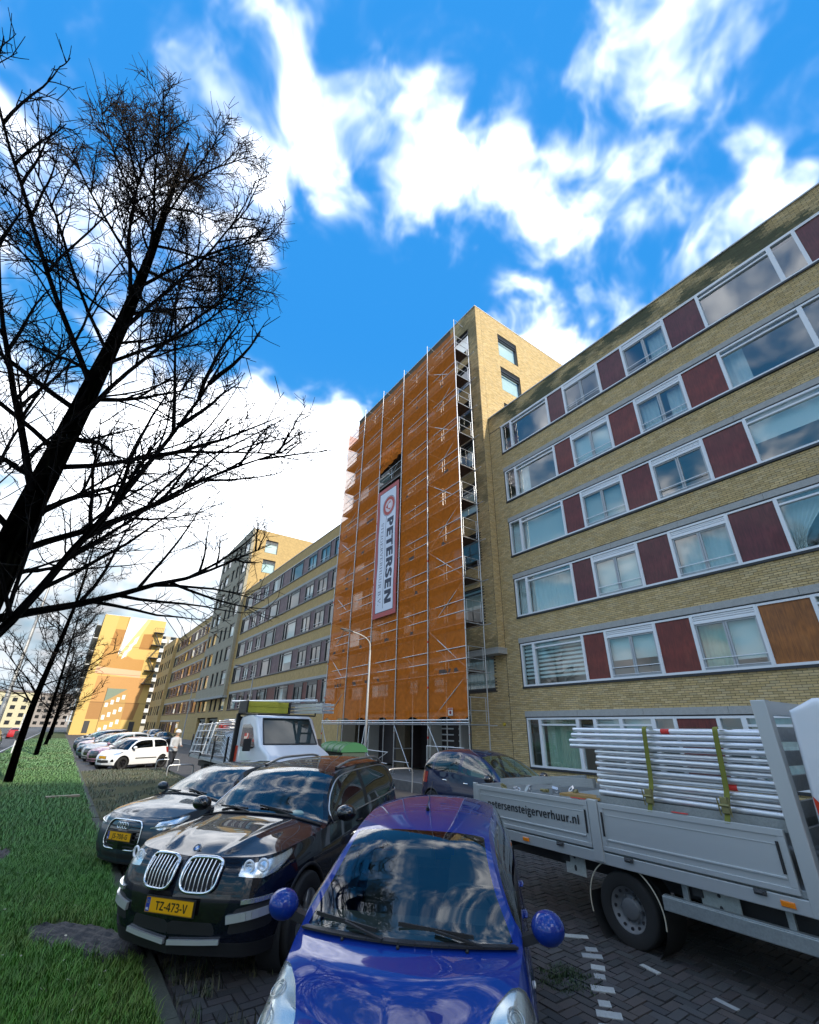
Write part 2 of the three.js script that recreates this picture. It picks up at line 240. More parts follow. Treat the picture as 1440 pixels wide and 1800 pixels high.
// wall slab with rectangular openings, facing +z, front face on z = 0
function wallHoles(x0, x1, y0, y1, holes, depth) {
  const ys = [...new Set([y0, y1, ...holes.flatMap(h => [h[2], h[3]])])].filter(v => v >= y0 && v <= y1).sort((a, b) => a - b), out = [];
  for (let j = 0; j + 1 < ys.length; j++) {
    const ym = (ys[j] + ys[j + 1]) / 2, cut = holes.filter(h => h[2] < ym && h[3] > ym).sort((a, b) => a[0] - b[0]); let x = x0;
    for (const h of cut) { if (h[0] > x + 1e-4) out.push(box(x, h[0], ys[j], ys[j + 1], -depth, 0)); x = Math.max(x, h[1]); }
    if (x < x1 - 1e-4) out.push(box(x, x1, ys[j], ys[j + 1], -depth, 0));
  }
  return out;
}
const COLS = [['S', .88, 1.55], ['B', 1.55, 3.88], ['P', 3.88, 4.8], ['D', 4.8, 6.6], ['P', 6.6, 7.74], ['D', 7.74, 9.51], ['P', 9.51, 10.76], ['B', 10.76, 13.05], ['S', 13.05, 13.75], ['P', 13.75, 15.9], ['S', 15.9, 16.55], ['B', 16.55, 18.95],
  ['P', 18.95, 20.3], ['D', 20.3, 22.1], ['P', 22.1, 23.0], ['D', 23.0, 24.85], ['P', 24.85, 25.7], ['B', 25.7, 28.05], ['S', 28.05, 28.75]];
const GCOLS = [['S', .86, 1.5], ['B', 1.5, 3.18], ['S', 3.18, 3.88], ['B', 3.88, 4.85], ['B', 4.85, 5.93], ['S', 5.93, 6.61], ['P', 6.61, 7.77], ['S', 7.77, 8.42], ['B', 8.42, 9.7], ['P', 9.7, 10.9], ['B', 10.9, 13.0], ['S', 13, 13.75], ['P', 13.75, 15.9], ['B', 15.9, 18.95]];
const rowY = k => 0.9 + 2.83 * k, WH = 1.68;
const covers = { // right wing, [row][column]
  5: { 1: 'none', 3: 'two', 5: 'right', 7: 'none', 8: 'two' }, 4: { 1: 'left', 3: 'roller', 5: 'pair', 7: 'left', 8: 'none' }, 3: { 0: 'slats', 1: 'slats', 3: 'slats', 5: 'none', 7: 'half', 8: 'roller' },
  2: { 0: 'sheer', 1: 'sheer', 3: 'roller', 5: 'sheer', 7: 'tied' }, 1: { 0: 'stripes', 1: 'stripes', 3: 'half', 5: 'split', 7: 'half' }, 0: { 1: 'green', 3: 'half', 4: 'half', 8: 'sheer' } };
const anyCover = ['none', 'sheer', 'roller', 'left', 'half', 'pair', 'slats', 'none'];
function makeWing(T, label, { white, len = 29.3, to = 30, roof = 17.75, far = false, ends = false }) {
  const root = thing('apartment_wing', label, 'building', null, [T, 0, -15]);
  const holes = [], colsOf = r => r === 0 ? GCOLS : COLS, xm = Math.min(len, to + 0.4);
  for (let r = 0; r < 6; r++) { const c = colsOf(r).filter(q => q[2] <= to); holes.push([c[0][1], c[c.length - 1][2], rowY(r), rowY(r) + WH + 0.0]); }
  const wl = wallHoles(-0.05, len, -0.2, roof, holes, 0.3);
  part(root, 'wall', mUV(merge(wl), 0.5), far ? wallFar : mortar);
  part(root, 'core', mUV(merge([box(0, len, 0, roof - 0.1, -12.5, -3.6), ...[...Array(7)].map((_, k) => box(0, len, Math.max(0.05, rowY(k) - 1.02), rowY(k) - 0.78, -3.6, -0.3)), box(-0.02, 0.2, 0, roof - .2, -3.6, -.31), box(len - .2, len, 0, roof - .2, -3.6, -.31), ...[4.3, 10.1, 14.8, 19.6, 24].filter(x => x < len).map(x => box(x - .06, x + .06, 0.1, roof - .3, -3.6, -.31))]), 0.3), roomMat);
  part(root, 'roof', mUV(box(0, len, roof - 0.1, roof - 0.02, -12.4, -0.3)), roofing);
  part(root, 'coping', mUV(merge([...Array(Math.ceil(len / 3))].map((_, i) => box(i * 3 - 0.03, Math.min(len, i * 3 + 2.992), roof, roof + 0.05, -0.34, 0.05)))), coping);
  const lin = mUV(box(0.004, 2.436, 0, 0.2, -0.1, 0.035));
  for (let r = 0; r < 6; r++) {
    const y = rowY(r), cs = colsOf(r).filter(q => q[2] <= to), xe = cs[cs.length - 1][2];
    const n = Math.ceil((xe - 0.5) / 2.44);
    if (r < 5) for (let i = 0; i < n; i++) { const b = part(root, 'lintel', i === n - 1 ? mUV(box(0.004, xe + 0.2 - 0.8 - i * 2.44, 0, 0.2, -0.1, 0.035)) : lin, concrete); b.position.set(0.8 + i * 2.44, y + WH + 0.04, 0); }
    part(root, 'head_flashing', box(0.8, xe + 0.1, y + WH + 0.002, y + WH + 0.036, -0.1, 0.02), r === 5 ? whiteFrame : darkTrimAndShade);
    part(root, 'sill_shadow_strip', box(0.82, xe + 0.06, y - 0.075, y - 0.002, -0.1, 0.05), darkTrimAndShade);  // dark strip painted in as the shadow gap below the window band
    cs.forEach(([t, x0, x1], c) => {
      if (t === 'P') {
        const seen = white ? (r === 1 && c === 6 ? amberPanel : redPanel[(r * 7 + c * 3) % 3]) : mauvePanel[r < 2 && c > 8 ? 1 : 0];
        const p = part(root, 'panel', memo(`pn${(x1 - x0).toFixed(2)}`, () => mUV(box(0.035, x1 - x0 - 0.035, 0.07, WH - 0.06, -0.2, -0.02), 0.6)), seen); p.position.set(x0, y, 0);
        const fr = part(p, 'panel_frame', memo(`pf${(x1 - x0).toFixed(2)}`, () => merge([box(0, 0.035, 0, WH, -0.11, 0.015), box(x1 - x0 - 0.035, x1 - x0, 0, WH, -0.11, 0.015), box(0.035, x1 - x0 - 0.035, 0, 0.07, -0.11, 0.02), box(0.035, x1 - x0 - 0.035, WH - 0.06, WH, -0.11, 0.015)])), white ? whiteFrame : darkFrame);
        if (seen === amberPanel) p.userData.label = 'amber brown replacement panel'; return;
      }
      const cv = white ? (covers[r]?.[c] ?? (c > 8 ? anyCover[(r * 5 + c * 3) % 8] : 'none')) : ['none', 'none', 'sheer', 'none', 'left', 'none', 'none', 'half'][(r * 11 + c * 5 + Math.round(-T)) % 8];
      addWindow(root, x0, y, x1 - x0, WH, t, white, far && cv === 'two' ? 'far' : cv);
    });
  }
  return root;
}
const wingR = makeWing(-14.0, 'yellow brick apartment wing with white frames and dark red panels, right of the scaffold', { white: true, to: 19 });
const wingM = makeWing(-58.2, 'brick apartment wing with dark window bands between the scaffold and the far tower', { white: false, far: true });
const wingL = makeWing(-102.3, 'farthest brick apartment wing with dark frames, left of the far tower', { white: false, far: true });

// towers: upper storeys project over a concrete slab
const SW0 = -3.22, SW1 = -1.46; // the side windows, measured from the wing's facade
function makeTower(T, label, { white, bricks }) { // T = right face; 15 m wide
  const root = thing('stair_tower', label, 'building', null, [T, 0, -15]), W = 14.9, top = 26.6, F = 0.45, D = 9.2;
  const wins = [[-3.0, -0.75, 'B'], [-5.35, -4.25, 'S'], [-7.6, -6.5, 'S'], [-11.6, -9.4, 'B'], [-14.2, -12.4, 'B']], hs = [], hg = [[-13, -8.4, 0.3, 2.9], [-7.6, -2.4, 0.3, 2.9]];
  for (let r = 1; r < 9; r++) for (const [a, b] of wins) if (r > 1) hs.push([a, b, rowY(r), rowY(r) + WH]);
  const up = wallHoles(-W, 0, 5.35, top, hs, 0.35); up.forEach(g => g.translate(0, 0, F));
  for (const [a, b] of wins) hg.push([a, b, rowY(1), rowY(1) + WH]);
  part(root, 'wall', mUV(merge(up), 0.5), bricks ? mortar : wallShadeGrey);
  part(root, 'base_wall', mUV(merge(wallHoles(-W, 0, -0.2, 5.34, hg, 0.35)), 0.5), bricks ? mortar : wallFar);
  const zf = F - .352, sh = [6, 7, 8].map(r => [zf - SW1, zf - SW0, rowY(r), rowY(r) + 1.86]), sg = wallHoles(0, D - .352, 5.35, top, sh, .3);
  sg.forEach(q => { q.rotateY(Math.PI / 2); q.translate(0, 0, zf); }); part(root, 'side_wall', mUV(merge(sg), .5), bricks ? mortar : wallFar);
  part(root, 'side_wall', (() => { const g = mUV(box(-W, -W + 0.3, 5.35, top, -D + F, F - 0.352), 0.5); return g; })(), wallFar);
  part(root, 'rear_wall', mUV(box(-W, 0, 5.35, top, -D + F - 0.3, -D + F - 0.002), 0.5), wallFar);
  part(root, 'core', mUV(merge([box(-W + .32, -3.2, 0, top - .2, -8.4, -3), ...[...Array(9)].map((_, k) => box(-W + .31, -.31, rowY(k) - 1.02 + (k ? 0 : .3), rowY(k) - .8, -8.4, k < 2 ? -.36 : .09)), ...[-3.6, -5.9, -8.4, -12].map(x => box(x - .06, x + .06, .3, top - .3, -3, -.37))]), .3), roomMat);
  part(root, 'roof', box(-W + .3, -.3, top - .2, top - .1, -8.5, .1), roofing);
  part(root, 'coping', merge([box(-W - .03, .03, top, top + .05, F - .34, F + .04), box(-.32, .03, top, top + .05, -D + F - .3, F - .342), box(-W - .03, -W + .32, top, top + .05, -D + F - .3, F - .342)]), coping);
  part(root, 'slab', mUV(merge([box(-W - .1, .1, 5.1, 5.345, .0, F + .1), box(-W - .12, .12, 5.3, 5.348, .002, F + .12)])), concrete);
  for (let r = 1; r < 9; r++) for (const [a, b, t] of wins) { addWindow(root, a, rowY(r), b - a, WH, t, false, anyCover[(r * 3 + Math.round(-a * 2)) % 8], r > 1 ? F - .08 : -.08); part(root, 'lintel', memo('tl' + (b - a).toFixed(2), () => mUV(box(-.05, b - a + .05, 0, .07, -.06, .1))), darkTrimAndShade).position.set(a, rowY(r) - .075, r > 1 ? F - .08 : -.08); }
  for (const r of [6, 7, 8]) { // windows in the side wall, dark frames with a louvre above
    const y = rowY(r), w = SW1 - SW0;
    addWindow(root, -.07, y, w, 1.64, 'B', false, 'roller', SW1, Math.PI / 2);
    const l = part(root, 'louvre', memo('louv', () => merge([0, 1, 2].map(i => { const s = new THREE.BoxGeometry(w, .05, .06); s.rotateX(.5); s.translate(w / 2, .05 + i * .07, 0); return s; }))), darkFrame); l.position.set(-.06, y + 1.64, SW1); l.rotation.y = Math.PI / 2;
  }
  part(root, 'hatch_house', mUV(box(-1.2, -.4, top - .2, top + .0, -8, -6.5)), wallFar);
  const ent = part(root, 'entrance', mUV(merge([box(-13, -8.4, .3, 2.9, -1.2, -1.1), box(-7.6, -2.4, .3, 2.9, -1.2, -1.1), box(-13, -8.4, 2.9, 3, -1.2, 0), box(-7.6, -2.4, 2.9, 3, -1.2, 0), box(-13.1, -13, .3, 2.9, -1.2, -.36), box(-8.4, -8.3, .3, 2.9, -1.2, -.36), box(-7.7, -7.6, .3, 2.9, -1.2, -.36), box(-2.4, -2.3, .3, 2.9, -1.2, -.36)])), M([.03, .022, .024], { roughness: .6 }));
  for (let i = 0; i < 5; i++) { part(ent, 'door_slat', box(-6.6, -4.9, 1.05 + i * .27, 1.11 + i * .27, -1.098, -1.07), whiteFrame); part(ent, 'door_slat', box(-4.5, -3.4, 1.05 + i * .27, 1.11 + i * .27, -1.098, -1.07), whiteFrame); }
  part(ent, 'letterbox', box(-3.3, -2.9, 1.1, 2.0, -1.095, -1.03), greyFrame);
  return root;
}
const towerR = makeTower(-14.0, 'tall yellow brick tower standing behind the orange scaffold nets', { bricks: true });
const towerL = makeTower(-58.2, 'tall yellow tower, front greyed to paint its shade, with sunlit side, left of the dark framed wing', { bricks: false });
{ // third block, as high as the wings
  const root = thing('end_block', 'end block of the row with small dark windows beside the mural building', 'building', null, [-102.3, 0, -15]), W = 14.9, hs = [], wins = [[-3, -.75, 'B'], [-5.35, -4.25, 'S'], [-7.6, -6.5, 'S'], [-11.6, -9.4, 'B'], [-14.2, -12.4, 'B']];
  for (let r = 0; r < 6; r++) for (const [a, b] of wins) hs.push([a, b, rowY(r), rowY(r) + WH]);
  const g = wallHoles(-W, 0, -.2, 17.9, hs, .35); g.forEach(q => q.translate(0, 0, .5)); g.push(box(-W, -W + .3, 0, 17.9, -9, .149), box(-.3, 0, 0, 17.9, -9, .149), box(-W, 0, 0, 17.9, -9.3, -9.001));
  part(root, 'wall', mUV(merge(g), .5), wallFar); part(root, 'core', merge([box(-W + .32, -.32, 0, 17.7, -8.9, -3), ...[...Array(7)].map((_, k) => box(-W + .31, -.31, Math.max(.05, rowY(k) - 1), rowY(k) - .8, -3, .1))]), roomMat);
  part(root, 'coping', box(-W - .03, .03, 17.9, 17.95, -9.3, .55), coping);
  for (let r = 0; r < 6; r++) for (const [a, b, t] of wins) addWindow(root, a, rowY(r), b - a, WH, t, false, anyCover[(r * 3 + Math.round(-a * 3)) % 8], .42);
}
// ---------- brick faces near enough to tell apart: real bricks on the mortar wall ----------
{
  const BL = .22, BH = .0655, g = new THREE.BoxGeometry(BL - .011, BH - .011, .03), gx = g.clone().rotateY(Math.PI / 2), list = [];
  const fld = (axis, plane, u0, u1, y0, y1, host) => {
    const r0 = Math.ceil((y0 - .03) / BH), r1 = Math.ceil((y1 - .03) / BH);
    for (let r = r0; r < r1; r++) {
      const y = (r + .5) * BH, off = (r % 2) * BL / 2 + ((r * 7919) % 13 === 0 ? .05 : 0); let k = Math.floor((u0 - off) / BL);
      for (; ; k++) { let a = k * BL + off, b = a + BL; if (a >= u1) break; a = Math.max(a, u0); b = Math.min(b, u1); if (b - a < .04) continue; list.push({ axis, plane, u: (a + b) / 2, s: (b - a - .011) / (BL - .011), y, host }); }
    }
  };
  const X0 = -13.98, X1 = 5.2;
  for (let r = 0; r < 6; r++) { const hs = rowY(r) - .075, pv = r ? rowY(r - 1) + WH + .24 : .32; fld('z', -15, X0, X1, pv, hs, 0); fld('z', -15, X0, -13.2, hs, rowY(r) + WH + (r < 5 ? .24 : 0), 0); }
  fld('z', -15, X0, X1, rowY(5) + WH + .04, 17.74, 0);
  fld('z', -14.55, -16.4, -14.0, 5.36, 26.58, 1); // tower front beside the net
  fld('z', -15, -16.4, -14.0, .32, 5.08, 1);
  fld('x', -14.0, -15, -14.56, 5.36, 26.58, 1);
  fld('x', -14.0, -23.7, -15, 17.8, rowY(6), 1);
  for (const r of [6, 7, 8]) { const y0 = rowY(r), y1 = y0 + 1.86; fld('x', -14.0, -23.7, SW0 - 15, y0, y1, 1); fld('x', -14.0, SW1 - 15, -15, y0, y1, 1); fld('x', -14.0, -23.7, -15, y1, r === 8 ? 26.58 : rowY(r + 1), 1); }
  const cam = V(0, 2.1, 0), hosts = [wingR, towerR];
  // skip bricks that would cover tower windows
  const ok = list.filter(b => !(b.host === 1 && b.axis === 'z' && b.u > -17.05 && b.u < -14.72 && [...Array(8)].some((_, i) => b.y > rowY(i + 1) - .1 && b.y < rowY(i + 1) + WH + .03)));
  const cols = [[.72, .53, .255], [.67, .49, .225], [.76, .575, .295], [.62, .46, .22], [.69, .535, .29]], bm = cols.map(c => M(c, { map: mottle, bumpMap: grainBump, bumpScale: .003, roughness: .9 }));
  const vis = ok.filter(b => b.host === 0 && b.u < -.9 && b.u > -6.5 && b.y > 2.75).sort((p, q) => (p.u * p.u + (p.y - 2) ** 2) - (q.u * q.u + (q.y - 2) ** 2)).slice(0, 298), vs = new Set(vis);
  const put = (o, b) => { const h = hosts[b.host].position, pr = rr(-.003, .003); if (b.axis === 'z') { o.position.set(b.u - h.x, b.y - h.y, b.plane - h.z - .008 + pr); o.scale.set(b.s, 1, 1); } else { o.position.set(b.plane - h.x - .008 + pr, b.y, b.u - h.z); o.scale.set(1, 1, b.s); } o.rotation.set(0, rr(-.01, .01), rr(-.004, .004)); };
  for (const b of vis) put(part(wingR, 'brick', g, bm[Math.floor(rnd() * 5)]), b);
  const bmat = M(0xffffff, { map: mottle, bumpMap: grainBump, bumpScale: .003, roughness: .9 }), d = new THREE.Object3D();
  for (const h of [0, 1]) for (const ax of ['z', 'x']) {
    const l = ok.filter(b => !vs.has(b) && b.host === h && b.axis === ax); if (!l.length) continue;
    const im = new THREE.InstancedMesh(ax === 'z' ? g : gx, bmat, l.length); im.name = 'brickwork'; im.userData = { kind: 'stuff' };
    l.forEach((b, i) => {
      put(d, b); d.updateMatrix(); im.setMatrixAt(i, d.matrix); const c = cols[Math.floor(rnd() * 5)], k = rr(.86, 1.08);
      // green and black growth on the parapet and tower edge, as patches with their own outline
      const q = fbm(b.u * .55, b.y * .7, b.plane, 4) + .35 * fbm(b.u * 4, b.y * 5, 3, 2), wet = (b.host === 0 && b.y > 16.7) ? sst(-.12, .3, q + .16) : (b.host === 1 && b.axis === 'z' && b.y > 5.3) ? sst(-.02, .34, q + .05) * .6 : 0;
      im.setColorAt(i, C(lerp(c[0], .13, wet) * k, lerp(c[1], .135, wet) * k, lerp(c[2], .075, wet) * k));
    });
    hosts[h].add(im);
  }
  console.log('bricks', ok.length);
  const vent = part(wingR, 'wall_fitting', new THREE.CylinderGeometry(.06, .06, .06, 12).rotateX(Math.PI / 2), M([.6, .45, .05])); vent.position.set(-.35, 2.35, .04);
}

// ---------- scaffold ----------
const galv = P([0.56, 0.57, 0.58], { metalness: 0.75, roughness: 0.42, roughnessMap: mottle }), alu = P([0.66, 0.68, 0.7], { metalness: 0.7, roughness: 0.38 });
const redTape = M([0.65, 0.04, 0.03], { roughness: 0.5 }), deckMat = M([0.09, 0.06, 0.045], { map: mottle, bumpMap: grainBump, bumpScale: 0.002 });
const netTex = tex(256, 256, (u, v) => { const n = 0.92 + 0.08 * tile(u, v, 12) + 0.06 * (rnd() - 0.5); return [n, n, n]; });
const netMat = P([1.0, 0.27, 0.028], { map: netTex, roughness: 0.9, specularIntensity: .2, opacity: 0.53, transparent: true, side: THREE.DoubleSide });
const SX = i => -26.9 + 2.58 * i, LV = k => 2.3 + 1.95 * k, ZF = -12.7, ZI = -13.75;
{
  const s = thing('scaffold', 'galvanised tube scaffold standing against the tower, six bays of posts wide', 'scaffold', null, [-20.45, 0.3, -12.7]);
  const ox = 20.45, oy = -0.3, oz = 12.7, put = (n, g, m) => { const o = part(s, n, g, m); o.position.set(ox, oy, oz); return o; };
  for (let i = 0; i < 6; i++) for (const z of [ZF, ZI]) {
    const top = z === ZF ? 24.1 : 23.4, st = put('standard', rod(V(SX(i), 0.36, z), V(SX(i), top, z), 0.0245, 8), galv);
    part(st, 'base_plate', merge([box(SX(i) - .075, SX(i) + .075, .305, .315, z - .075, z + .075), rod(V(SX(i), .31, z), V(SX(i), .6, z), .018, 8)]), galv);
    part(st, 'coupler', merge([...Array(11)].flatMap((_, k) => [new THREE.CylinderGeometry(.05, .05, .012, 8).translate(SX(i), LV(k) + .03, z), new THREE.CylinderGeometry(.031, .031, .1, 8).translate(SX(i), LV(k) - .28, z)])), galv);
    if (z === ZF) part(st, 'red_band', merge([0, 1, 2, 4, 6, 8].map(k => new THREE.CylinderGeometry(.0265, .0265, .09, 8).translate(SX(i), LV(k) - .5 + .2 * (i % 2), z))), redTape);
  }
  for (let k = 0; k < 11; k++) for (let i = 0; i < 5; i++) {
    const a = SX(i), b = SX(i + 1), y = LV(k), m = (a + b) / 2;
    put('ledger', merge([rod(V(a, y, ZF - .085), V(b, y, ZF - .085), .022, 6), rod(V(a, y, ZI), V(b, y, ZI), .022, 6)]), galv);
    if (k) put('deck', merge([0, 1, 2].map(j => box(a + .03, b - .03, y + .025, y + .075, ZI + .04 + j * .3, ZI + .04 + j * .3 + .285)).concat([box(a + .03, b - .03, y + .03, y + .18, ZF - .075, ZF - .06)])), deckMat);
    if (k < 11 && k !== 10 || k === 10) {
      const y1 = y + .98, y0 = y + .5; if (k) put('guardrail', merge([rod(V(a, y1, ZF - .11), V(b, y1, ZF - .03), .019, 6), rod(V(a, y0, ZF - .11), V(b, y0, ZF - .03), .019, 6), rod(V(m, y - .05, ZF - .13), V(m, y1, ZF - .13), .017, 6), rod(V(m, y0, ZF - .13), V(m + .62, y1, ZF - .13), .014, 6), rod(V(m, y0, ZF - .13), V(m - .62, y1, ZF - .13), .014, 6)]), alu);
    }
    if ((i === 0 || i === 4) && k < 10) { const f = k % 2 ? 1 : 0; put('brace', rod(V(f ? b : a, y + .05, ZF - .09), V(f ? a : b, y + 1.9, ZF - .09), .02, 6), galv); }
  }
  put('base_rail', merge([rod(V(SX(0), 2.46, ZF + .05), V(SX(5) + .05, 2.46, ZF + .05), .028, 8), rod(V(SX(0), 2.36, ZF + .06), V(SX(5) + .05, 2.36, ZF + .06), .024, 8)]), alu);
  for (const i of [0, 3, 4]) put('brace', merge([rod(V(SX(i), 2.25, ZF), V(SX(i) + 1.3, .5, ZF), .022, 6), rod(V(SX(i), .8, ZF), V(SX(i) + (i < 5 ? 1.2 : 0), .8, ZF), .02, 6)]), galv);
  for (const i of [1, 3, 5]) put('end_frame', merge([...Array(i === 5 ? 12 : 1)].flatMap((_, k) => { const y = k ? LV(k - 1) : 1.3; return [rod(V(SX(i), y, ZF), V(SX(i), y, ZI), .021, 6)].concat(i === 5 && k > 0 && k < 12 ? [rod(V(SX(5), y + .5, ZF), V(SX(5), y + .5, ZI), .017, 6), rod(V(SX(5), y + .98, ZF), V(SX(5), y + .98, ZI), .017, 6), rod(V(SX(5), y + .1, ZF - .12), V(SX(5), y + .98, ZF - .12), .014, 6), rod(V(SX(5), y + .1, ZI + .12), V(SX(5), y + .98, ZI + .12), .014, 6), rod(V(SX(5) - .02, y - .02, ZI), V(SX(5) + .45, y - .02, ZI), .02, 6)] : []); })), galv);
  for (let k = 1; k < 10; k++) { // access ladders behind the nets
    const x0 = SX(k % 2 ? 1 : 0) + .5, g = []; for (const d of [0, .4]) g.push(bar(V(x0 + d, LV(k) + .1, ZI + .3), V(x0 + d + .55, LV(k + 1) + .3, ZI + .3), .025, .05));
    for (let j = 0; j < 7; j++) { const t = .08 + j * .13; g.push(rod(V(x0 + .55 * t, lerp(LV(k) + .1, LV(k + 1) + .3, t), ZI + .3), V(x0 + .4 + .55 * t, lerp(LV(k) + .1, LV(k + 1) + .3, t), ZI + .3), .013, 5)); }
    put('ladder', merge(g), alu);
  }
  for (let i = 0; i < 6; i++) put('wall_tie', rod(V(SX(i) + .05, 24.0, ZF - .1), V(SX(i) - .05, 24.02, ZI + .3), .02, 6), galv);
  // small gate frames at pavement level in front of the door
  put('low_frame', merge([rod(V(-21.5, .32, ZF + .5), V(-21.7, 2.2, ZF + .1), .02, 6), rod(V(-21.1, .32, ZF + .5), V(-21.25, 2.2, ZF + .1), .02, 6), rod(V(-21.9, 1.2, ZF + .3), V(-19.2, 1.15, ZF + .3), .018, 6), rod(V(-21.9, .75, ZF + .3), V(-19.2, .7, ZF + .3), .018, 6), rod(V(-21.5, 1.2, ZF + .3), V(-20.3, .72, ZF + .3), .014, 6), rod(V(-19.2, 1.15, ZF + .3), V(-20.3, .72, ZF + .3), .014, 6), rod(V(-16.4, 1.5, ZF + .2), V(-14.1, 1.5, ZF + .2), .018, 6), rod(V(-16.4, .4, ZF + .2), V(-16.4, 1.5, ZF + .2), .018, 6), rod(V(-15.2, .4, ZF + .2), V(-15.2, 1.5, ZF + .2), .018, 6)]), alu);
  put('notice', box(-15.2, -14.9, 2.62, 2.9, ZF + .03, ZF + .035), M([.7, .66, .62], { map: canvas(128, 128, (c) => { c.fillStyle = '#e8e6e0'; c.fillRect(0, 0, 128, 128); c.fillStyle = '#c03028'; c.fillRect(8, 8, 112, 22); c.beginPath(); c.arc(64, 76, 30, 0, 7); c.fill(); c.fillStyle = '#222'; c.fillRect(56, 56, 16, 44); }) }));
}
// debris nets, one sheet per bay, with creases
function netSheet(x0, x1, y0, y1, k, bottom) {
  const w = x1 - x0, h = y1 - y0, g = new THREE.PlaneGeometry(w, h, 26, Math.max(12, Math.round(h * 9))), p = g.attributes.position;
  for (let i = 0; i < p.count; i++) {
    const u = p.getX(i) / w + .5, y = p.getY(i) + (y0 + y1) / 2, x = p.getX(i) + (x0 + x1) / 2, e = Math.sin(u * Math.PI), low = sst(7.5, 3, y), b = sst(.35, 0, y - y0);
    let z = -.02 - .03 * e + e * .55 * (.05 * Math.sin(y * 3.222) + .07 * fbm(x * 1.1, y * .55, k, 3) + low * .14 * fbm(x * 2.6 + y, y * .8, k + 4, 3));
    p.setZ(i, z); p.setX(i, x); p.setY(i, y + (bottom ? b * (.1 * Math.sin(u * 9.4 + k) + .07 * n3(x * 3, k, 0)) : 0));
  }
  g.computeVertexNormals(); const uv = g.attributes.uv; for (let i = 0; i < p.count; i++) uv.setXY(i, p.getX(i) * .5, p.getY(i) * .5); return g;
}
const ordinal = ['leftmost', 'second from left', 'middle', 'second from right', 'rightmost'];
for (let i = 0; i < 5; i++) if (i !== 2) solo('debris_net', netSheet(SX(i) + .02, SX(i + 1) - .02, 2.5, 23.25, i, true), netMat, `${ordinal[i]} full height strip of orange debris net on the scaffold`, 'net', 'orange debris nets', [0, 0, ZF - .03]);
solo('debris_net', netSheet(SX(2) + .02, SX(3) - .02, 17.75, 23.25, 7, true), netMat, 'short orange debris net hanging above the dark gap over the banner', 'net', 'orange debris nets', [0, 0, ZF - .03]);
solo('debris_net', netSheet(SX(2) + .02, SX(3) - .02, 2.5, 14.2, 9, true), netMat, 'orange debris net behind and below the white banner', 'net', 'orange debris nets', [0, 0, ZF - .03]);
{ const g = netSheet(0, 1.0, 2.5, 23.25, 11, true); g.rotateY(Math.PI / 2); solo('debris_net', g, netMat, 'narrow orange net closing the left end of the scaffold', 'net', 'orange debris nets', [SX(0) - .04, 0, ZF - .03]); }
{ // crumpled net rolled up above the gap
  const g = new THREE.PlaneGeometry(2.4, 1.1, 30, 16), p = g.attributes.position; for (let i = 0; i < p.count; i++) { const x = p.getX(i), y = p.getY(i); p.setZ(i, .22 * fbm(x * 2.2 + y * 1.4, y * 2, 4, 4)); p.setY(i, y + .42 * (x / 2.4) + .12 * n3(x * 3, y * 2, 1)); } g.computeVertexNormals();
  solo('debris_net', g, netMat, 'crumpled pulled up flap of orange net above the dark gap', 'net', 'orange debris nets', [(SX(2) + SX(3)) / 2, 17.75, ZF + .02]);
}
{ // banner
  const map = canvas(560, 1960, (c, w, h) => {
    c.fillStyle = '#b5504e'; c.fillRect(0, 0, w, h); c.fillStyle = '#3a3038'; c.fillRect(62, 62, w - 124, h - 124); c.fillStyle = '#d9dde8'; c.fillRect(72, 72, w - 144, h - 144);
    c.strokeStyle = '#2a3446'; c.lineWidth = 8; c.beginPath(); c.ellipse(w / 2 + 26, 330, 158, 158, 0, 0, 7); c.stroke();
    c.strokeStyle = '#b5443c'; c.lineWidth = 52; c.beginPath(); c.ellipse(w / 2 + 26, 330, 122, 122, 0, 0, 7); c.stroke();
    c.fillStyle = '#d8c4c8'; c.beginPath(); c.arc(w / 2 + 26, 330, 98, 0, 7); c.fill(); c.fillStyle = '#b5443c'; c.beginPath(); c.moveTo(w / 2 - 60, 330); c.lineTo(w / 2 + 60, 250); c.lineTo(w / 2 + 60, 410); c.fill(); c.fillStyle = '#e2d6da'; c.beginPath(); c.arc(w / 2 + 40, 330, 44, 0, 7); c.fill();
    c.fillStyle = '#2a3446'; c.fillRect(w / 2 - 34, 488, 8, h - 600);
    c.save(); c.translate(w / 2 + 10, 520); c.rotate(Math.PI / 2); c.fillStyle = '#1c2740'; c.strokeStyle = '#1c2740'; c.lineWidth = 12; c.font = 'bold 205px sans-serif'; c.textBaseline = 'alphabetic';
    const t = 'PETERSEN', m = c.measureText(t).width; c.scale(1290 / m, 1); c.fillText(t, 0, 0); c.strokeText(t, 0, 0); c.restore();
    c.save(); c.translate(w / 2 - 150, 560); c.rotate(Math.PI / 2); c.fillStyle = '#5c6272'; c.font = '92px serif'; const t2 = 'STEIGERVERHUUR B.V.', m2 = c.measureText(t2).width; c.scale(1240 / m2, 1); c.fillText(t2, 0, 0); c.restore();
  });
  const g = new THREE.PlaneGeometry(2.36, 8.0, 12, 40), p = g.attributes.position; for (let i = 0; i < p.count; i++) { const x = p.getX(i), y = p.getY(i); p.setZ(i, .03 * fbm(x * .9, y * .5, 2, 3) + .012 * Math.sin(y * 2.1)); } g.computeVertexNormals();
  solo('banner', g, P(0xffffff, { map, roughness: .6, side: THREE.DoubleSide }), 'tall white and red banner with vertical lettering hung on the scaffold', 'banner', null, [(SX(2) + SX(3)) / 2, 11.55, ZF + .06]);
}
